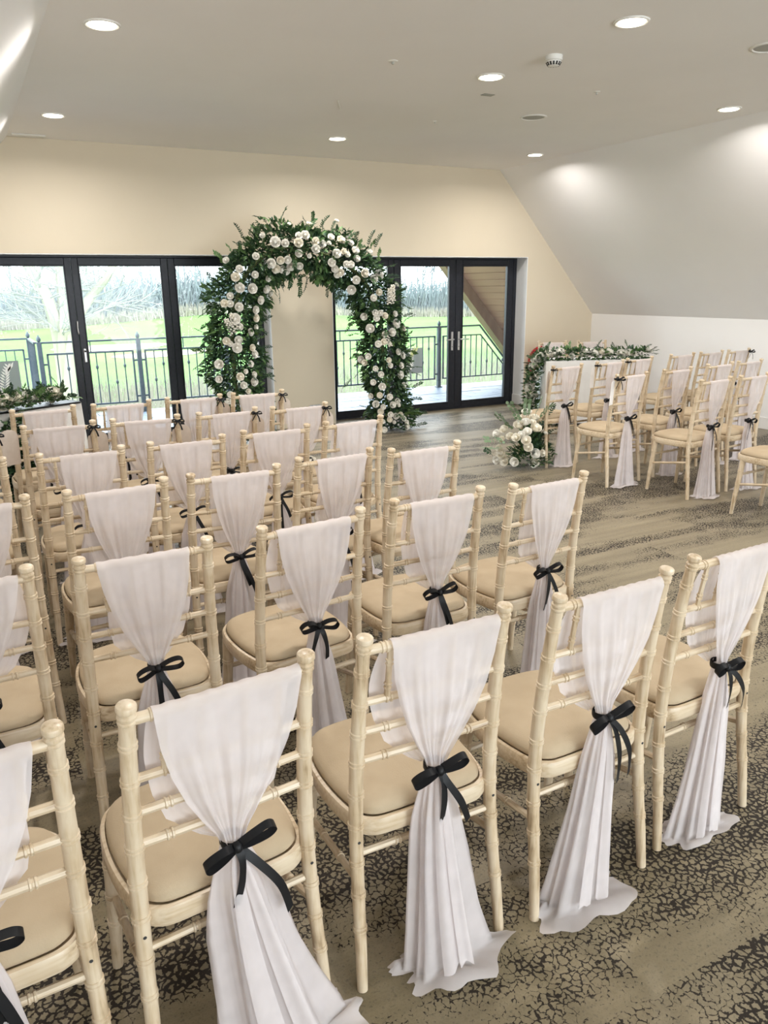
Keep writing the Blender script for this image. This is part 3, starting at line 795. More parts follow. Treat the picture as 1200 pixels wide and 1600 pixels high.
def chair(x, y, deg, label, group):
    a = radians(deg)
    t = thing('banquet_chair', label, 'chair', (x, y, 0), a, group)
    for n_, k_ in CPARTS: link(n_, CH[k_], t)
    for sg in (-1, 1):
        px, py = post_xy(.405); link('screw_head', CH['screw'], t, (sg * px, py - .0172, .405))
    return t

# ------------------------------------------------------------------ sashes
ZK_ = .570                                    # height of the knot
def drape(seed, off=.02, w0=.135, sway=(.0, .03), hem=1.0, puddle=.08, inner=-.03, asym=.0):
    rg = random.Random(seed); m = MB()
    yr = post_xy(RZ[0])[1] - .005; zr = RZ[0] + .002; rr = .0135
    U = 56; ph = [rg.uniform(0, 6.28) for _ in range(8)]
    nf = rg.choice((3, 4, 4))
    def crease(x): return 1 - abs(sin(x)) ** .7 * 1.6
    def fold(u, s):
        v = u + .03 * sin(2 * pi * u + ph[3]) * s
        return .62 * crease(pi * nf * v + ph[0] + .5 * s) + .30 * sin(2 * pi * (nf * 1.6) * v + ph[1] - .8 * s) + .16 * sin(2 * pi * (nf * 3.1) * v + ph[2])
    hw = [(0, 1), (.2, .94), (.4, .82), (.6, .64), (.78, .42), (.9, .25), (1, .155)]
    rows = []
    # inner panel from the knot up to the rail
    hi = [(0, 1), (.3, .98), (.6, .92), (.8, .80), (.92, .52), (1, .16)]
    for i in range(20, -1, -1):
        s = i / 20; row = []
        for j in range(U + 1):
            u = j / U; h = w0 * interp(hi, s); cx = off + (inner * sin(pi * min(1, s * 1.1)) if s < .95 else 0) * (1 - s) ** .3
            cx = cx * (1 - s ** 3)
            z = zr - .004 - s * (zr - .004 - ZK_)
            yy = post_xy(z)[1] + .021 + .006 * fold(u + .3, s) * min(1, s * 4) - .03 * sstep(.85, 1, s)
            row.append((cx + (2 * u - 1) * h, yy, z))
        rows.append(row)
    for k_ in range(1, 8):                     # over the rail
        a = pi * k_ / 8; row = []
        for j in range(U + 1):
            u = j / U; row.append((off + (2 * u - 1) * w0 * (1 + .0 * u) + .002 * sin(40 * u), yr + cos(a) * rr, zr + sin(a) * (rr + .0012 * (1 + sin(2 * pi * nf * 2 * u + ph[3])))))
        rows.append(row)
    for i in range(0, 31):
        s = i / 30; row = []
        for j in range(U + 1):
            u = j / U; h = w0 * interp(hw, s) * (1 + asym * (2 * u - 1) * sin(pi * s))
            z = zr - .004 - s * (zr - .004 - ZK_)
            A = .0035 + .0145 * sstep(.03, .5, s)
            yb = yr - rr - .001 + (post_xy(ZK_)[1] - .030 - (yr - rr)) * s * (1 - .0 * s)
            yb = min(yb, post_xy(z)[1] - .014)
            bulge = -.012 * sin(pi * s) * (1 - (2 * u - 1) ** 2) - .012 * sstep(.85, 1, s) * (1 - (2 * u - 1) ** 2)
            row.append((off * (1 - s) + (2 * u - 1) * h, yb - abs(A) * (.55 + .5 * fold(u, s)) + bulge, z))
        rows.append(row)
    m.loft(rows, caps=False, closed=False)
    # gathered tail below the knot: a pleated tube that spills on the floor
    N = 72; np_ = rg.choice((5, 6, 7)); yk = post_xy(ZK_)[1] - .036; rows = []
    hx = [(0, .020), (.06, .030), (.2, .048), (.5, .064), (.8, .084), (1, .100)]
    hy = [(0, .016), (.06, .020), (.2, .025), (.5, .030), (.8, .038), (1, .046)]
    edge = [1 + .35 * sin(2 * a_ + ph[4]) + .25 * sin(3 * a_ + ph[5]) for a_ in [2 * pi * j / N for j in range(N)]]
    TS = [0, .03, .06, .1, .15, .22, .3, .38, .46, .55, .63, .71, .79, .86, .92, .96, 1.0]
    for s in TS:
        row = []
        for j in range(N):
            a = 2 * pi * j / N
            A = .12 + .40 * sstep(.0, .35, s)
            g = 1 + A * (.62 * (1 - 1.5 * abs(sin(np_ * .5 * a + ph[6] + .5 * s)) ** .8) + .35 * sin((np_ * 2 + 1) * a + ph[7]) * (.4 + .6 * sin(a + ph[2])))
            x = sway[0] * s ** 1.4 + interp(hx, s) * hem * g * cos(a); yy = yk - sway[1] * s ** 1.2 + interp(hy, s) * hem * g * sin(a)
            row.append((x, yy, max(.006, ZK_ - s * (ZK_ - .012))))
        rows.append(row)
    last = rows[-1]; cx, cy = sway[0], yk - sway[1]
    for q in (.3, .65, 1.0):
        row = []
        for j in range(N):
            a = 2 * pi * j / N; x, yy, z = last[j]
            dx, dy = x - cx, yy - cy; l = sqrt(dx * dx + dy * dy) + 1e-6
            e = puddle * q * max(.15, edge[j]) * (.45 + .45 * (dy < 0) + .4 * abs(dx) / l)
            lift = .018 * max(0, sin(3 * a + ph[1])) * sin(pi * min(1, q * .9))
            row.append((x + dx / l * e, yy + dy / l * e * (1.0 if dy < 0 else .25), .008 + lift + .004 * sin(np_ * 2 * a) * q * .5 + .002))
        rows.append(row)
    m.loft(rows, caps=False)
    # two free panel edges lying over the gathered tail
    for side in (-1, 1):
        rows = []; w1 = rg.uniform(.034, .050); xo = side * rg.uniform(.012, .040)
        for s in TS:
            row = []
            for j in range(9):
                u = j / 8 * 2 - 1
                x = sway[0] * s ** 1.4 + xo * (s ** .6) * 1.1 * hem + u * w1 * (.22 + .78 * s ** .7) * .55 * hem
                yy = yk - sway[1] * s ** 1.2 - (interp(hy, s) * hem * (1.10 + .14 * sin(2.3 * u + ph[4] + side)) + .008 * s + .006 * (1 - u * u))
                zb = max(.010 + .012 * (1 + sin(2 * u + ph[5] + side)), ZK_ - s * (ZK_ - .014))
                row.append((x, yy, zb))
            rows.append(row)
        m.loft(rows, caps=False, closed=False)
    return m.mesh('sash_drape', M['chiffon'], True, 180)

def bow(seed, tails=((-.02, .16), (.07, .20)), tilt=0.0, loops=(.068, .066)):
    rg = random.Random(seed); W = .016; y0 = -.024
    res = []
    for sg, L in ((-1, loops[0]), (1, loops[1])):
        m = MB(); dz = sg * tilt + rg.uniform(-.006, .006)
        p = catmull([(0, y0, 0), (sg * L * .42, y0 - .016, .020 + dz * .5), (sg * L * .86, y0 - .016, .020 + dz), (sg * L * 1.08, y0 - .010, .004 + dz), (sg * L * .90, y0 - .006, -.012 + dz), (sg * L * .42, y0 - .006, -.008 + dz * .5), (0, y0 - .001, -.002)], 5)
        m.ribbon(p, (0, .86, .51), W + .002); res.append(('ribbon_loop', m.mesh('ribbon_loop', M['ribbon'], True, 180)))
    for dx, L in tails:
        m = MB(); b_ = rg.uniform(-.012, .012)
        p = catmull([(0, y0 - .003, 0), (dx * .35 + b_, y0 - .016, -L * .22), (dx * .8 + b_, y0 - .020, -L * .60), (dx, y0 - .016, -L)], 5)
        ws = [Vector((1, .15 + .3 * sin(i_ * .5 + seed), dx / L)).lerp(Vector((.92, .35, dx / L)), i_ / len(p)) for i_ in range(len(p))]
        m.ribbon(p, ws, W + .003); res.append(('ribbon_tail', m.mesh('ribbon_tail', M['ribbon'], True, 180)))
    m = MB(); m.lathe([(.0245, -.010), (.0262, -.005), (.0262, .005), (.0245, .010)], n=18, caps=False)
    m.lathe([(.004, -.012), (.010, -.008), (.012, 0), (.010, .008), (.004, .012)], (0, y0 - .004, 0), 10)
    return m.mesh('ribbon_bow', M['ribbon'], True, 50), res

SASH_STD = [drape(100 + i, off=(.012, .03, .0, .02, -.008)[i], w0=(.132, .126, .135, .122, .130)[i], sway=((.01, .02), (-.03, .01), (.03, .03), (-.01, .02), (.02, .0))[i],
                  hem=(.95, 1.0, .9, .95, 1.0)[i], puddle=(.04, .05, .035, .06, .04)[i], inner=(-.02, .03, -.03, .0, .02)[i]) for i in range(5)]
SASH_R = [drape(140 + i, off=(.04, .03, .05)[i], w0=(.110, .114, .104)[i], sway=((-.03, .04), (-.02, .03), (.02, .03))[i], hem=(.95, 1.0, .92)[i], puddle=(.05, .04, .06)[i], inner=(-.04, -.03, -.05)[i]) for i in range(3)]
SASH_A = {1: drape(201, off=.012, w0=.150, sway=(.085, .03), hem=1.22, puddle=.07, inner=-.02), 2: drape(212, off=.02, w0=.140, sway=(.03, .02), hem=1.05, puddle=.05, inner=-.045),
          3: drape(203, off=.02, w0=.138, sway=(-.05, .0), hem=1.0, puddle=.06, inner=-.05), 4: drape(204, off=.03, w0=.120, sway=(-.04, .0), hem=.95, puddle=.04, inner=-.05)}
BOW_STD = [bow(1), bow(2, ((.03, .13), (.055, .17)), .006), bow(3, ((-.045, .15), (.02, .12)), -.008), bow(4, ((.0, .19), (.05, .12)), .01, (.06, .07))]
BOW_A = {1: bow(11, ((-.015, .13), (.105, .20)), .016, (.068, .078)), 2: bow(12, ((.0, .13), (.075, .155)), .010, (.07, .068)), 3: bow(13, ((.035, .20), (.075, .19)), .010, (.062, .072)),
         4: bow(14, ((.005, .13), (.075, .15)), -.004, (.05, .06)), 0: bow(15, ((.03, .17), (.06, .22)), .006, (.06, .08))}
def sash(x, y, deg, label, group, dr, bw, dz=0.0):
    t = thing('chair_sash', label, 'sash', (x, y, 0), radians(deg), group)
    link('sash_drape', dr, t)
    kb = link('ribbon_bow', bw[0], t, (0, post_xy(ZK_)[1] - .036, ZK_)); kb['label'] = 'black satin ribbon bow'
    for n_, me in bw[1]: link(n_, me, kb)
    return t

# order-of-service tags tied on the finials
def tag_mesh(wd, hh, mt):
    m = MB(); pts = [(-wd / 2, -hh), (wd / 2, -hh)]
    for k_ in range(9):
        a = pi * k_ / 8; pts.append((wd / 2 * cos(a), -wd * .42 + wd * .42 * sin(a)))
    prism_xz(m, pts, -.0008, .0008); return m.mesh('tag_card', mt, False)
TAGK = tag_mesh(.115, .20, M['card']); TAGW = tag_mesh(.075, .20, M['white_card'])
mloop = MB(); mloop.lathe([(.0200, -.006), (.0212, 0), (.0200, .006)], n=16, caps=False); TLOOP = mloop.mesh('tag_ribbon', M['ribbon'])
mt_ = MB(); mt_.ribbon(catmull([(0, -.022, 0), (-.02, -.030, .012), (-.035, -.026, .004), (-.02, -.022, -.004), (0, -.022, 0), (.02, -.03, .010), (.038, -.026, -.002), (.02, -.022, -.006), (0, -.022, 0)], 4), (0, .6, .8), .010)
mt_.ribbon(catmull([(0, -.024, 0), (.012, -.028, -.025), (.02, -.026, -.055)], 4), (1, .3, 0), .010); mt_.ribbon(catmull([(0, -.024, 0), (-.016, -.028, -.02), (-.03, -.026, -.045)], 4), (1, .3, 0), .010)
TBOW = mt_.mesh('tag_bow', M['ribbon'], True, 180)
def paper_tag(cx, cy, deg, side, label, me, dx=.012, dy=.030, rz=0.0, big=1.0, dz=-.03):
    a = radians(deg); px, py = post_xy(.915); lx, ly = side * px, py
    X = cx + cos(a) * lx - sin(a) * ly; Y = cy + sin(a) * lx + cos(a) * ly
    t = thing('paper_tag', label, 'tag', (X, Y, .912), a, 'paper tags tied to chair finials')
    link('tag_ribbon', TLOOP, t); o = link('tag_bow', TBOW, t, None, None, (big, big, big))
    link('tag_card', me, t, (dx, dy, dz), (radians(3), 0, rz))

ROWS = {'A': 'nearest row', 'B': 'second row from camera', 'C': 'third row from camera', 'D': 'fourth row from camera', 'E': 'second row from arch', 'F': 'row nearest the arch'}
COLS = {4: 'aisle', 3: 'second from aisle', 2: 'third from aisle', 1: 'fourth from aisle', 0: 'fifth from aisle'}
LEFT = {'A0': (-.145, 1.30, 2), 'A1': (.34, 1.33, 5), 'A2': (.84, 1.35, -1), 'A3': (1.35, 1.33, 1), 'A4': (1.85, 1.37, 2),
        'B0': (-.125, 2.19, 1), 'B1': (.37, 2.19, 1), 'B2': (.91, 2.23, 6), 'B3': (1.42, 2.28, 0), 'B4': (1.91, 2.26, 3),
        'C0': (-.075, 3.01, 2), 'C1': (.43, 3.02, 4), 'C2': (.90, 3.03, -1), 'C3': (1.39, 3.11, 4), 'C4': (1.83, 3.06, 1),
        'D0': (-.115, 3.78, 2), 'D1': (.40, 3.79, 1), 'D2': (.90, 3.81, 2), 'D3': (1.39, 3.87, 2), 'D4': (1.87, 3.91, 6),
        'E0': (-.11, 4.62, 2), 'E1': (.39, 4.64, 0), 'E2': (.86, 4.61, -5), 'E3': (1.35, 4.61, 5), 'E4': (1.81, 4.58, 2),
        'F1': (.37, 5.34, 5), 'F2': (.85, 5.33, 6), 'F3': (1.34, 5.36, -3), 'F4': (1.80, 5.35, -1)}
n_ = 0
for key, (x, y, deg) in LEFT.items():
    r_, c_ = key[0], int(key[1])
    if c_ == 4: cl, sl = 'limewashed bamboo turned aisle chair, %s, left block' % ROWS[r_], 'white sash with black bow, aisle chair, %s, left block' % ROWS[r_]
    else: cl, sl = 'limewashed bamboo turned chair %s, %s, left block' % (COLS[c_], ROWS[r_]), 'white sash with black bow, chair %s, %s, left block' % (COLS[c_], ROWS[r_])
    chair(x, y, deg, cl, 'limewashed chairs of the left block')
    if r_ == 'A' and c_ in SASH_A: dr = SASH_A[c_]
    else: dr = SASH_STD[(n_ * 3 + ord(r_)) % 5]
    bw = BOW_A[c_] if r_ == 'A' else BOW_STD[(n_ * 7 + 1) % 4]
    sash(x, y, deg, sl, 'white sashes of the left block', dr, bw); n_ += 1
for key, side, lab in (('E1', 1, 'kraft tag with black ribbon on fourth chair from aisle, second row from arch'), ('E2', 1, 'kraft tag with black ribbon on third chair from aisle, second row from arch'),
                       ('E3', 1, 'kraft tag with black ribbon on second chair from aisle, second row from arch'), ('E4', 1, 'kraft tag with black ribbon on left aisle chair, second row from arch'),
                       ('F3', 1, 'kraft tag with black ribbon on second chair from aisle, row nearest arch'), ('F4', 1, 'kraft tag with black ribbon on left aisle chair, row nearest arch'),
                       ('E0', 1, 'kraft tag with black ribbon at the left photo edge by the garland')):
    x, y, deg = LEFT[key]
    paper_tag(x, y, deg, side, lab, TAGK, .022 if key != 'E0' else .06, .030, radians(8 if key != 'E0' else 25), 1.0, -.03 if key != 'E0' else .02)

RG = {'R1': (5.09, 3.29, 5), 'R2': (5.10, 4.13, 5), 'R3': (5.575, 4.15, 5), 'R7': (4.83, 4.74, 5), 'R4': (5.44, 4.81, 5), 'R5': (6.10, 4.91, 5), 'R6': (6.56, 4.95, 5),
      'R10': (4.86, 5.57, 5), 'R8': (5.45, 5.64, 5), 'R9': (5.94, 5.74, 5), 'R12': (6.62, 5.81, 4), 'R13': (7.10, 5.84, 4), 'R14': (7.56, 5.86, 4)}
RL = {'R1': 'cut by right photo edge, nearest row', 'R2': 'at the aisle end of the second row', 'R3': 'second from aisle, second row', 'R7': 'at the aisle end of the third row',
      'R4': 'second from aisle, third row', 'R5': 'third from aisle, third row', 'R6': 'fourth from aisle, third row', 'R10': 'beside the rose arrangement, fourth row', 'R8': 'second from aisle, fourth row',
      'R9': 'third from aisle, fourth row', 'R12': 'fourth from aisle, fourth row', 'R13': 'fifth from aisle, fourth row', 'R14': 'sixth from aisle, fourth row'}
for i, (key, (x, y, deg)) in enumerate(RG.items()):
    chair(x, y, deg, 'limewashed chair %s, right block' % RL[key], 'limewashed chairs of the right block')
    sash(x, y, deg, 'white sash and black bow, chair %s, right block' % RL[key], 'white sashes of the right block', SASH_R[i % 3], BOW_STD[(i * 3) % 4])
for key, side, lab, me, dx, dy, rz in (('R10', -1, 'kraft tag with black ribbon on chair beside rose arrangement, right block', TAGK, -.03, .02, 35), ('R8', -1, 'white tag with black ribbon on second chair, fourth right row', TAGW, -.04, .0, 10),
                               ('R7', -1, 'white tag with black bow on aisle chair, third right row', TAGW, -.045, -.01, 20), ('R9', -1, 'white tag with black ribbon on third chair, fourth right row', TAGW, .0, .03, 0),
                               ('R14', 1, 'white tag with black bow on far right chair, fourth right row', TAGW, .02, .03, 0)):
    x, y, deg = RG[key]; paper_tag(x, y, deg, side, lab, me, dx, dy, radians(rz), 1.6 if key in ('R7', 'R14') else 1.0, -.01)

# ================================================================== FLOWERS
def petal_rose(seed, n_out=6, open_=1.0):
    """unit rose, radius 1, facing +z: nested cupped petals"""
    rg = random.Random(seed); m = MB()
    core = []
    for k_ in range(5):
        t = k_ / 4; core.append((.30 * sin(pi * (.15 + .80 * t)) + .04, -.35 + 1.05 * t))
    m.lathe(core, n=8)
    for ring, (np_, rad, top, tilt) in enumerate(((3, .36, .74, .05), (4, .58, .68, .15), (5, .80, .56, .28), (n_out, .98, .36, .50 * open_))):
        for q in range(np_):
            a0 = 2 * pi * (q + .37 * ring) / np_ + rg.uniform(-.12, .12); wdt = pi / np_ * 1.35
            vs = []; R_ = 4; C_ = 4
            for i in range(R_ + 1):
                t = i / R_
                for j in range(C_ + 1):
                    u = j / C_ * 2 - 1; ww = wdt * (.55 + .55 * sin(pi * min(1, .25 + .62 * t)))
                    a = a0 + u * ww
                    rr = rad * (.35 + .65 * sin(pi / 2 * t) + tilt * .22 * max(0, t - .6)) * (1 - .05 * u * u)
                    z = -.55 + (top + .55) * t ** 1.15 - .16 * u * u * t + rg.uniform(-.012, .012)
                    if t == 1: rr += .05 + .10 * tilt; z -= .05 * tilt
                    vs.append((rr * cos(a), rr * sin(a), z))
            fs = [(i * (C_ + 1) + j, i * (C_ + 1) + j + 1, (i + 1) * (C_ + 1) + j + 1, (i + 1) * (C_ + 1) + j) for i in range(R_) for j in range(C_)]
            m.add(vs, fs)
    return m
ROSES = [petal_rose(i, (5, 6, 6)[i], (.8, 1.0, 1.15)[i]).mesh('rose', M['rose'], True, 180) for i in range(3)]
ROSES_I = [petal_rose(i + 5, 6, 1.0).mesh('rose', M['ivory_rose'], True, 180) for i in range(2)]
def leaf_geo(m, p, d, up, L, W, fold=.18, curl=.15):
    """one folded leaf with a pointed tip, from p along d"""
    d = Vector(d).normalized(); s = d.cross(Vector(up))
    if s.length < 1e-3: s = d.cross(Vector((1, 0, 0)))
    s.normalize(); n = s.cross(d)
    P = lambda t, w_, h: Vector(p) + d * (L * t) + s * (W * w_) + n * (L * h)
    vs = [P(0, 0, 0), P(.32, .5, fold * .5), P(.70, .40, fold * .3 - curl * .5), P(1, 0, -curl), P(.70, -.40, fold * .3 - curl * .5), P(.32, -.5, fold * .5), P(.5, 0, -curl * .25)]
    m.add(vs, [(0, 1, 6), (1, 2, 6), (2, 3, 6), (3, 4, 6), (4, 5, 6), (5, 0, 6)])
def sprig(seed, n=9, L=.24, ll=.062, lw=.026, mt='leaf'):
    rg = random.Random(seed); m = MB()
    p = Vector((0, 0, 0)); d = Vector((0, 0, 1)); pts = [p.copy()]
    for i in range(n):
        d = (d + Vector((rg.uniform(-.18, .18), rg.uniform(-.18, .18), -.02))).normalized(); p = p + d * (L / n); pts.append(p.copy())
        if i == 0: continue
        for sg in ((-1, 1) if i % 1 == 0 else (1,)):
            side = Vector((sg, rg.uniform(-.5, .5), 0)).normalized()
            leaf_geo(m, p, side * .8 + d * .75, Vector((0, 1, .2)), ll * rg.uniform(.75, 1.1) * (1 - .3 * i / n), lw * rg.uniform(.8, 1.1))
    leaf_geo(m, p, d, (0, 1, 0), ll, lw)
    m.tube(pts, .0022, 4)
    return m.mesh('leaf_sprig', M[mt], True, 30)
SPR = [sprig(1, 8, .24, .062, .024, 'leaf'), sprig(2, 7, .20, .070, .032, 'leaf_mid'), sprig(3, 9, .26, .052, .018, 'leaf_deep'), sprig(4, 6, .18, .058, .030, 'leaf'), sprig(5, 7, .20, .060, .026, 'leaf_deep')]
def euca(seed):
    rg = random.Random(seed); m = MB(); p = Vector((0, 0, 0)); d = Vector((0, 0, 1)); pts = [p.copy()]
    for i in range(6):
        d = (d + Vector((rg.uniform(-.2, .2), rg.uniform(-.2, .2), 0))).normalized(); p = p + d * .035; pts.append(p.copy())
        for sg in (-1, 1):
            c = p + Vector((sg * .022, rg.uniform(-.006, .006), .006)); r = .019 * rg.uniform(.8, 1.1); tl = rg.uniform(-.5, .5)
            vs = [c + Vector((0, .002, 0))] + [c + Vector((r * cos(a), r * sin(a) * tl, r * sin(a))) for a in [2 * pi * k_ / 9 for k_ in range(9)]]
            m.add(vs, [(0, 1 + k_, 1 + (k_ + 1) % 9) for k_ in range(9)])
    m.tube(pts, .002, 4); return m.mesh('eucalyptus_sprig', M['eucalyptus'], True, 30)
EUC = [euca(1), euca(2)]
def aim(o, n, roll=0.0):
    q = Vector(n).to_track_quat('Z', 'Y'); o.rotation_mode = 'QUATERNION'
    from mathutils import Quaternion
    o.rotation_quaternion = q @ Quaternion((0, 0, 1), roll)
def rose(parent, p, n, r, k_, ivory=False, origin=Vector((0, 0, 0))):
    me = (ROSES_I if ivory else ROSES)[k_ % (2 if ivory else 3)]
    o = link('rose', me, parent, Vector(p) - origin, None, (r, r, r)); aim(o, n, k_ * 1.3); return o
def spray(parent, p, d, k_, sc=1.0, origin=Vector((0, 0, 0)), meshes=None):
    ms = meshes or SPR; me = ms[k_ % len(ms)]
    o = link(me.name.split('.')[0], me, parent, Vector(p) - origin, None, (sc, sc, sc)); aim(o, d, k_ * 2.4); return o
def spike(parent, p, d, origin, L=.16):
    """a stock flower: a stem dense with small blooms"""
    rg = random.Random(int(p[0] * 1000)); m = MB(); d = Vector(d).normalized()
    for i in range(34):
        t = i / 33; q = Vector(p) - origin + d * (L * t); a = i * 2.4; s = d.orthogonal(); b_ = d.cross(s); r = .026 * (1 - .55 * t)
        c = q + (s * cos(a) + b_ * sin(a)) * r
        m.lathe([(.002, -.010), (.012, -.004), (.013, .004), (.004, .009)], c, 6)
    return m.build('stock_flower', M['ivory_rose'], parent)

# ---- the arch
AY = 8.10
CL = catmull([(2.53, AY, 0), (2.50, AY, .55), (2.49, AY, 1.1), (2.56, AY, 1.52), (2.75, AY, 1.86), (3.08, AY, 2.05), (3.48, AY, 2.02), (3.84, AY, 1.88), (4.10, AY, 1.66), (4.26, AY, 1.30), (4.30, AY, .75), (4.36, AY, .35), (4.40, AY, 0)], 6)
ar = thing('floral_arch', 'tall floral arch of dark greenery and white roses before the pier', 'arch', (3.45, AY, 0))
AO = Vector((3.45, AY, 0))
cum = [0.0]
for a, b_ in zip(CL, CL[1:]): cum.append(cum[-1] + (b_ - a).length)
def arch_at(t):
    s = t * cum[-1]
    for i in range(len(cum) - 1):
        if s <= cum[i + 1] + 1e-9:
            f = (s - cum[i]) / (cum[i + 1] - cum[i]); return CL[i].lerp(CL[i + 1], f), (CL[i + 1] - CL[i]).normalized()
    return CL[-1], (CL[-1] - CL[-2]).normalized()
def arch_w(t): return interp([(0, .27), (.06, .30), (.2, .34), (.32, .32), (.5, .29), (.65, .29), (.8, .32), (.95, .30), (1, .29)], t)
m = MB(); m.tube([p - AO + Vector((0, .03, .01)) for p in CL], .022, 8); m.build('arch_frame', M['stem'], ar)
rg = random.Random(21)
masses = {k_: MB() for k_ in ('leaf', 'leaf_mid', 'leaf_deep')}
for i in range(15000):
    t = rg.random(); c, tg = arch_at(t); W = arch_w(t)
    sd = tg.cross(Vector((0, 1, 0))); a = rg.uniform(0, 2 * pi); rr = rg.uniform(.35, 1.0) ** .6
    lump = .86 + .20 * sin(t * 47) * cos(a * 2) + .10 * sin(t * 91 + a)
    p = c + (sd * cos(a) * W * lump + Vector((0, 1, 0)) * sin(a) * .21 * lump) * rr
    if p.z < .02: p.z = rg.uniform(.02, .1)
    d = (sd * cos(a) + Vector((0, 1, 0)) * sin(a)) + Vector((rg.uniform(-1, 1), rg.uniform(-1, 1), rg.uniform(-1.0, .8))) * .8
    L = rg.uniform(.045, .082)
    if p.z < .10: d.z = abs(d.z)
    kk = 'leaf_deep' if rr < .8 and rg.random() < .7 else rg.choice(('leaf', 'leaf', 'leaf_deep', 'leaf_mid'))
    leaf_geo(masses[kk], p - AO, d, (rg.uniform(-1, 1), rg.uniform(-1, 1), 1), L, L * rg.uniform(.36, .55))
for k_, mm in masses.items():
    o = mm.build('arch_foliage', M[k_], ar, False); o['kind'] = 'stuff'
for i in range(230):
    t = (i + rg.random()) / 230; c, tg = arch_at(t); W = arch_w(t); sd = tg.cross(Vector((0, 1, 0)))
    a = rg.choice((0, pi)) + rg.gauss(0, .65) if i % 4 else -pi / 2 + rg.gauss(0, .8)
    o_ = sd * cos(a) * W * .80 + Vector((0, 1, 0)) * sin(a) * .17
    p = c + o_; d = o_.normalized() + tg * rg.uniform(-.8, .8) + Vector((0, 0, rg.uniform(-.5, .5)))
    sc = rg.uniform(.45, .80)
    if p.z < .2: p.z = .2; d.z = max(d.z, .1)
    if 8.1 + .0 < p.y and d.y > .4: d.y = .4
    spray(ar, p, d, rg.randrange(5), sc, AO)
# long airy sprigs seen at the outline
for (px, py, dx, dz, k_) in ((395, 388, -.9, .35, 2), (380, 395, -.9, -.1, 2), (420, 352, -.7, .6, 0), (440, 345, .0, 1, 3), (575, 388, .15, 1, 2), (585, 392, .25, .95, 2), (335, 455, -.9, -.2, 2), (338, 505, -1, -.1, 2), (335, 520, -.9, -.5, 2), (520, 445, .1, -1, 2), (525, 440, .3, -1, 2), (468, 435, -.1, -1, 0),
                             (430, 445, .4, -.9, 0), (637, 625, .9, .1, 2), (640, 610, .8, .5, 2), (560, 480, -.8, -.4, 0), (556, 500, -.9, -.5, 0), (555, 590, -.9, -.3, 0), (560, 555, -1, .1, 3), (645, 668, .8, .25, 2), (490, 352, -.2, 1, 3)):
    spray(ar, at(px, py, Y=AY - .06), (dx, -.15, dz), k_, .72, AO)
A_ = [(320,522,30),(445,602,32),(408,678,38),(447,778,42),(565,785,42),(590,655,30),(358,855,30),(305,925,34),(358,928,30),(440,958,38),(595,985,34),(640,893,36),(598,1062,34),(405,1068,45),(445,1145,32),(545,1185,26),(738,550,42),(785,600,38),(843,603,34),(885,625,30),(925,577,36),(895,515,34),(828,520,34),(598,482,30),(873,362,34),(780,350,45),(1000,290,30),(998,357,40),(1060,285,38),(1000,455,32),(1008,572,32),(715,690,28),(1100,183,28),(695,790,36),(735,830,26),(910,178,15),(660,290,25)]
B_ = [(80,340,32),(145,365,30),(80,415,38),(20,480,20),(222,303,30),(315,330,38),(385,305,28),(405,358,30),(450,430,36),(465,505,30),(345,437,25),(377,467,26),(275,458,38),(230,540,34),(258,600,32),(310,635,34),(280,655,28),(368,558,30),(410,560,30),(585,442,32),(540,643,36),(670,655,42),(625,695,34),(458,705,36),(415,795,40),(672,820,30),(622,873,30),(822,1022,26),(638,1012,26),(685,1015,25),(728,1040,28),(650,1062,28),(533,1048,32),(590,1158,38),(832,1115,40),(900,1160,28),(795,1195,36),(835,745,24),(205,360,20),(275,150,20)]
C_ = [(462,283,48),(513,320,36),(622,272,52),(603,372,62),(785,170,42),(805,372,44),(835,460,50),(785,590,42),(365,592,58),(365,795,44),(645,760,50),(690,875,45),(720,690,30),(830,730,40),(830,830,55),(755,955,35),(515,1000,42),(480,1090,40),(540,1095,40),(635,90,45),(420,1195,40),(855,100,36)]
D_ = [(330,112,50),(515,185,35),(430,315,42),(500,290,40),(690,420,40),(750,470,42),(205,520,45),(300,480,40),(250,560,38),(395,640,36),(730,600,40),(718,722,50),(465,715,38),(568,530,35),(590,600,32),(365,820,38),(482,875,45),(762,860,38),(450,990,38),(580,1012,40),(400,1105,44),(330,1000,36),(495,1145,35),(462,1205,40),(620,1115,42),(680,1070,38),(590,1245,36),(660,1265,42),(720,1245,36),(762,1298,36),(800,1400,46),(510,1445,38),(490,1335,30),(580,1310,36),(640,1345,24),(800,1350,36),(700,1120,25)]
pxr = [(300 + x / 6, 320 + y / 6, r / 6) for x, y, r in A_] + [(480 + x / 6, 320 + y / 6, r / 6) for x, y, r in B_] + [(300 + x / 8.571, 500 + y / 8.571, r / 8.571) for x, y, r in C_] + [(540 + x / 8.42, 500 + y / 8.42, r / 8.42) for x, y, r in D_]
samples_ = [(arch_at(i / 120)[0], arch_w(i / 120)) for i in range(121)]
for i, (px, py, r) in enumerate(pxr):
    q = at(px, py, Y=AY)
    c, W = min(samples_, key=lambda cw: (cw[0] - q).length)
    lat = min(1.0, (Vector((q.x, 0, q.z)) - Vector((c.x, 0, c.z))).length / W)
    yo = AY - .22 * sqrt(max(0.06, 1 - lat * lat)) - .015
    p = at(px, py, Y=yo); R_ = r / F_PX * (p - CAM).length * .98
    p.z = max(p.z, R_ * .7)
    n = (p - c); n = Vector((n.x * .8, min(n.y, -.1) * 1.2 - .1, n.z * .8 + .03))
    rose(ar, p, n, R_, i, i % 5 == 2, AO)
for px, py, dx, dz in ((365, 522, -.45, .9), (370, 515, -.3, .9), (610, 475, -.1, 1), (600, 520, .4, -.8), (612, 470, .05, 1)):
    spike(ar, at(px, py, Y=AY - .21), (dx, -.1, dz), AO, .17)

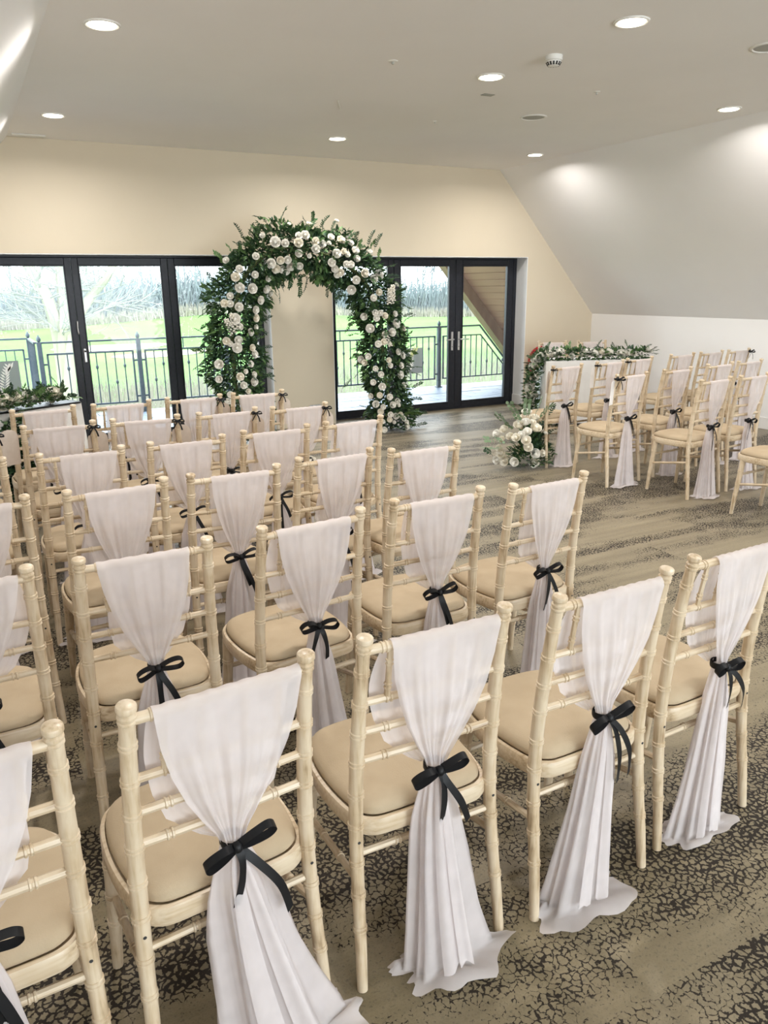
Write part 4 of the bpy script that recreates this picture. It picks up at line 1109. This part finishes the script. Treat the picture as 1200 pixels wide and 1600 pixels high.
# ---- rose arrangement on the floor beside the aisle
go = thing('rose_arrangement', 'low arrangement of white roses and eucalyptus on carpet by aisle', 'flowers', (4.58, 5.70, 0)); GO = Vector((4.58, 5.70, 0))
G_ = [(620,185,58),(710,250,58),(530,330,60),(610,300,55),(730,370,62),(360,380,50),(270,430,45),(425,465,45),(500,480,50),(630,410,50),(615,510,55),(640,590,52),(720,665,55),(800,660,42),(705,765,60),(480,760,52),(360,745,60),(310,660,58),(265,740,45),(520,245,42),(330,500,40),(840,420,30),(690,300,40),(300,600,42),(560,440,40)]
mm = {k_: MB() for k_ in ('leaf', 'leaf_mid', 'leaf_deep')}; rg = random.Random(33)
for i in range(900):
    a = rg.uniform(0, 2 * pi); e = rg.uniform(0, pi / 2); r = rg.uniform(.2, 1) ** .5
    p = Vector((cos(a) * cos(e) * .24, sin(a) * cos(e) * .17, .03 + sin(e) * .34)) * r; p.z = max(.02, p.z)
    d = Vector((cos(a) * cos(e), sin(a) * cos(e), sin(e) * .8)) + Vector((rg.uniform(-.6, .6), rg.uniform(-.6, .6), rg.uniform(-.2, .6)))
    if p.z < .07: d.z = abs(d.z)
    L = rg.uniform(.04, .075); leaf_geo(mm[rg.choice(('leaf', 'leaf_deep', 'leaf', 'leaf_mid'))], p, d, (0, 0, 1), L, L * .42)
for k_, q in mm.items():
    o = q.build('arrangement_foliage', M[k_], go, False); o['kind'] = 'stuff'
for i, (x, y, r) in enumerate(G_):
    px, py, r = 740 + x / 7.5, 620 + y / 7.5, r / 7.5
    q = at(px, py, Y=5.70); l = ((q.x - 4.58) / .27) ** 2 + ((q.z - .2) / .26) ** 2
    p = at(px, py, Y=5.70 - .17 * sqrt(max(.05, 1 - l))); R_ = r / F_PX * (p - CAM).length; p.z = max(R_ * .75, p.z)
    rose(go, p, (p.x - 4.58, p.y - 5.78, p.z - .10), R_, i, i % 3 != 0, GO)
for px, py, dx, dz, k_ in ((800, 672, -.8, .8, 0), (790, 690, -1, .25, 1), (785, 700, -1, .0, 0), (822, 652, .1, 1, 1), (836, 650, .3, 1, 0), (795, 668, -.5, .9, 1), (810, 660, -.3, 1, 0), (842, 655, .5, .9, 1)):
    spray(go, at(px, py, Y=5.62), (dx, -.2, dz), k_, .95, GO, EUC)
for px, py, dx, dz in ((846, 665, .5, .9), (850, 672, .7, .7), (848, 684, .8, .6), (830, 690, .3, .8), (818, 718, .2, .4), (770, 712, -.6, .4)):
    p = at(px, py, Y=5.64); p.z = max(.06, p.z); spray(go, p, (dx, -.2, dz), 2, .8, GO)

# ================================================================== TABLES AND GARLANDS
def garland(name, label, pts, wd, n_leaf, n_rose, seed, cols=('leaf', 'leaf_mid', 'leaf_deep'), r_rose=.04, ivory=.4, floor=None):
    rg = random.Random(seed); P = catmull(pts, 6); O = Vector(P[0]); t = thing(name, label, 'garland', O)
    ms = {k_: MB() for k_ in cols}
    for i in range(n_leaf):
        c = P[rg.randrange(len(P) - 1)].lerp(P[rg.randrange(len(P))], 0); j = rg.randrange(len(P) - 1); c = P[j].lerp(P[j + 1], rg.random())
        a = rg.uniform(0, 2 * pi); r = rg.uniform(.2, 1) ** .6
        tg = (P[j + 1] - P[j]).normalized(); s = tg.orthogonal().normalized(); b2 = tg.cross(s)
        o_ = (s * cos(a) + b2 * sin(a)) * wd * r; p = c + o_
        if floor is not None and p.z < floor + .01: p.z = floor + .01 + rg.random() * .03
        d = o_.normalized() + Vector((rg.uniform(-1, 1), rg.uniform(-1, 1), rg.uniform(-.3, 1))) * .7
        if floor is not None and p.z < floor + .06: d.z = abs(d.z)
        L = rg.uniform(.04, .08); leaf_geo(ms[rg.choice(cols)], p - O, d, (rg.uniform(-1, 1), 0, 1), L, L * rg.uniform(.38, .6))
    for k_, q in ms.items():
        o = q.build('garland_foliage', M[k_], t, False); o['kind'] = 'stuff'
    for i in range(n_rose):
        j = rg.randrange(len(P) - 1); c = P[j].lerp(P[j + 1], rg.random()); n = Vector((rg.uniform(-1, .6), rg.uniform(-1.2, -.2), rg.uniform(.1, 1.1))).normalized()
        p = c + n * wd * rg.uniform(.6, .95); R_ = r_rose * rg.uniform(.7, 1.2)
        if floor is not None: p.z = max(p.z, floor + R_ * .8)
        rose(t, p, n, R_, i, rg.random() < ivory, O)
    for i in range(int(n_rose * 1.2)):
        j = rg.randrange(len(P) - 1); c = P[j]; n = Vector((rg.uniform(-1, 1), rg.uniform(-1, .3), rg.uniform(.0, 1))).normalized()
        spray(t, c + n * wd * .6, n, i, .55, O)
    return t, O, P

def table(name, label, clabel, x, y, rz, L, W_, H, over):
    t = thing(name, label, 'table', (x, y, 0), rz)
    m = MB(); m.bevbox((0, 0, H - .03), (L, W_, H), .004); m.build('tabletop', M['dark_wood'], t)
    for ax in (.04, L - .08):
        for ay in (.04, W_ - .08):
            m = MB(); m.bevbox((ax, ay, 0), (ax + .04, ay + .04, H - .03), .004); m.build('table_leg', M['dark_wood'], t)
    c = thing('tablecloth', clabel, 'tablecloth', (x, y, 0), rz)
    m = MB(); rings = []; e = .006
    per = []
    n1, n2 = 36, 20
    for i in range(n1): per.append((-e + (L + 2 * e) * i / n1, -e, 0, -1))
    for i in range(n2): per.append((L + e, -e + (W_ + 2 * e) * i / n2, 1, 0))
    for i in range(n1): per.append((L + e - (L + 2 * e) * i / n1, W_ + e, 0, 1))
    for i in range(n2): per.append((-e, W_ + e - (W_ + 2 * e) * i / n2, -1, 0))
    def rg_(z, out, am):
        r = []
        for i, (px, py, nx_, ny_) in enumerate(per):
            f = out + am * (sin(i * .9) + .5 * sin(i * 2.1 + 1)); r.append((px + nx_ * f, py + ny_ * f, z))
        return r
    top = [(min(max(px, .02), L - .02), min(max(py, .02), W_ - .02), H + .004) for px, py, _, _ in per]
    m.loft([top, rg_(H + .003, -.001, 0), rg_(H - .008, .003, 0), rg_(H - .15, .007, .002), rg_(H - .40, .016, .006), rg_(over, .028, .012)], caps=False)
    m.add(top, [tuple(range(len(top)))])
    m.build('cloth_drape', M['table_cloth'], c, True, 50)
    return t, c
TX, TY, TH, TR = 6.10, 7.36, .775, radians(-22)
def st(u, v, z): return (TX + cos(TR) * u - sin(TR) * v, TY + sin(TR) * u + cos(TR) * v, z)
table('signing_table', 'signing table under a white cloth before the right wall', 'white tablecloth over the signing table at the right', TX, TY, TR, 1.25, .40, TH - .004, .02)
garland('table_garland', 'white flower garland along the signing table, spilling down its left end', [st(1.28, .10, TH + .045), st(.9, .11, TH + .05), st(.5, .10, TH + .05), st(.12, .10, TH + .05), st(-.09, .12, TH + .0), st(-.13, .14, TH - .25), st(-.14, .15, TH - .5), st(-.16, .14, .10)], .070, 1300, 62, 41, floor=.0, r_rose=.046, ivory=.15)
for i, (u, v, rz, lb) in enumerate(((.36, .90, 158, 'left'), (.88, .88, 157, 'right'))):
    x, y, _ = st(u, v, 0)
    chair(x, y, rz, 'limewashed chair behind the signing table, %s of the two' % lb, 'chairs behind the signing table')
    sash(x, y, rz, 'white sash on the chair behind the signing table, %s of the two' % lb, 'sashes behind the signing table', SASH_STD[(2, 4)[i]], BOW_STD[i])
# left table
LX, LY, LRZ, LH = -.33, 6.35, radians(26), .765
table('gift_table', 'small table under a white cloth with black runner at left', 'white tablecloth over the small table by the left door', LX, LY, LRZ, 1.22, .5, LH - .004, .02)
ca, sa = cos(LRZ), sin(LRZ)
def lt(u, v, z): return (LX + ca * u - sa * v, LY + sa * u + ca * v, z)
m = MB(); q = []
rn = thing('table_runner', 'black satin runner along the top of the left table', 'runner', (LX, LY, LH + .001), LRZ)
m.loft([[(u, v, z) for v, z in ((-.016, -.012), (-.012, .003), (.10, .0045), (.22, .004))] for u in [i * .061 for i in range(21)]] , caps=False, closed=False)
m.loft([[(1.222, v, .0045), (1.236, v, -.01), (1.24, v, -.16 - .05 * v)] for v in (.0, .05, .1, .15, .2)], caps=False, closed=False)
m.build('runner_cloth', M['ribbon'], rn, True, 60)
garland('table_garland', 'ivory rose garland with green leaves on the left table by the door', [lt(1.10, .07, LH + .05), lt(.85, .03, LH + .05), lt(.6, .02, LH + .05), lt(.35, .02, LH + .05), lt(.1, .02, LH + .05)], .082, 620, 34, 43, ('leaf', 'leaf_mid', 'eucalyptus'), .045, .85, floor=LH + .01)
garland('hanging_garland', 'dark green foliage cascading from the left table to the floor', [lt(.50, -.12, LH - .04), lt(.50, -.14, LH - .3), lt(.54, -.16, .35), lt(.60, -.19, .14)], .15, 1300, 7, 44, ('leaf_deep', 'leaf', 'leaf_deep'), .04, .8, floor=.0)

# ---- fire hose reel on the far wall
hx = at(846, 562, Y=D)
hr = thing('hose_reel', 'red fire hose reel on wall behind the signing table', 'hose reel', (7.19, D - .001, .60))
m = MB(); m.lathe([(.216, -.035), ((.222), -.030), ((.222), -.022), (.05, -.020)], n=36, axis='y'); m.build('reel_disc', M['red'], hr)
m = MB(); m.lathe([(.05, -.145), ((.222), -.143), ((.222), -.135), (.216, -.130)], n=36, axis='y'); m.build('reel_disc', M['red'], hr)
for i, r in enumerate((.178, .150)):
    m = MB(); m.lathe([(r - .016, -.125), (r + .016, -.122), (r + .02, -.085), (r + .016, -.045), (r - .016, -.040)], n=36, axis='y'); m.build('hose_coil', M['rubber'], hr)
m = MB(); m.lathe([(.045, -.165), (.05, -.15), (.05, 0)], n=20, axis='y'); m.build('reel_hub', M['red'], hr)

# ---- black bag on a far chair seat
x, y, deg = RG['R12']
bgx = thing('black_bag', 'small black bag standing on a far chair seat, right block', 'bag', (x + .14, y + .25, .506), radians(12))
m = MB(); m.loft([[(sx * wx, sy * wy, z) for sx, sy in ((-1, -.6), (-.8, -1), (.8, -1), (1, -.6), (1, .6), (.8, 1), (-.8, 1), (-1, .6))] for wx, wy, z in ((.085, .04, 0), (.095, .05, .02), (.092, .045, .10), (.08, .025, .15))]); m.build('bag_body', M['bag'], bgx, True, 50)
m = MB(); m.tube(catmull([(-.05, 0, .145), (-.045, 0, .19), (0, 0, .21), (.045, 0, .19), (.05, 0, .145)], 5), .006, 6); m.build('bag_handle', M['bag'], bgx)

# ---- a white rose with a black ribbon left on an aisle seat
x, y, deg = LEFT['E4']
wr = thing('ribboned_rose', 'single white rose with black ribbon on left aisle seat, second row from arch', 'rose', (x + .135, y + .17, .489))
rose(wr, (0, 0, .040), (-.3, -.6, .7), .036, 1)
m = MB(); m.tube(catmull([(.004, .006, .022), (.015, .03, .012), (.03, .09, .006)], 4), .003, 6); m.build('rose_stem', M['stem'], wr)
m = MB(); m.ribbon(catmull([(-.045, -.02, .006), (-.02, -.02, .014), (.004, -.004, .016), (.03, -.012, .014), (.05, -.03, .006)], 4), (.2, .5, .8), .014); m.build('rose_ribbon', M['ribbon'], wr, True, 180)
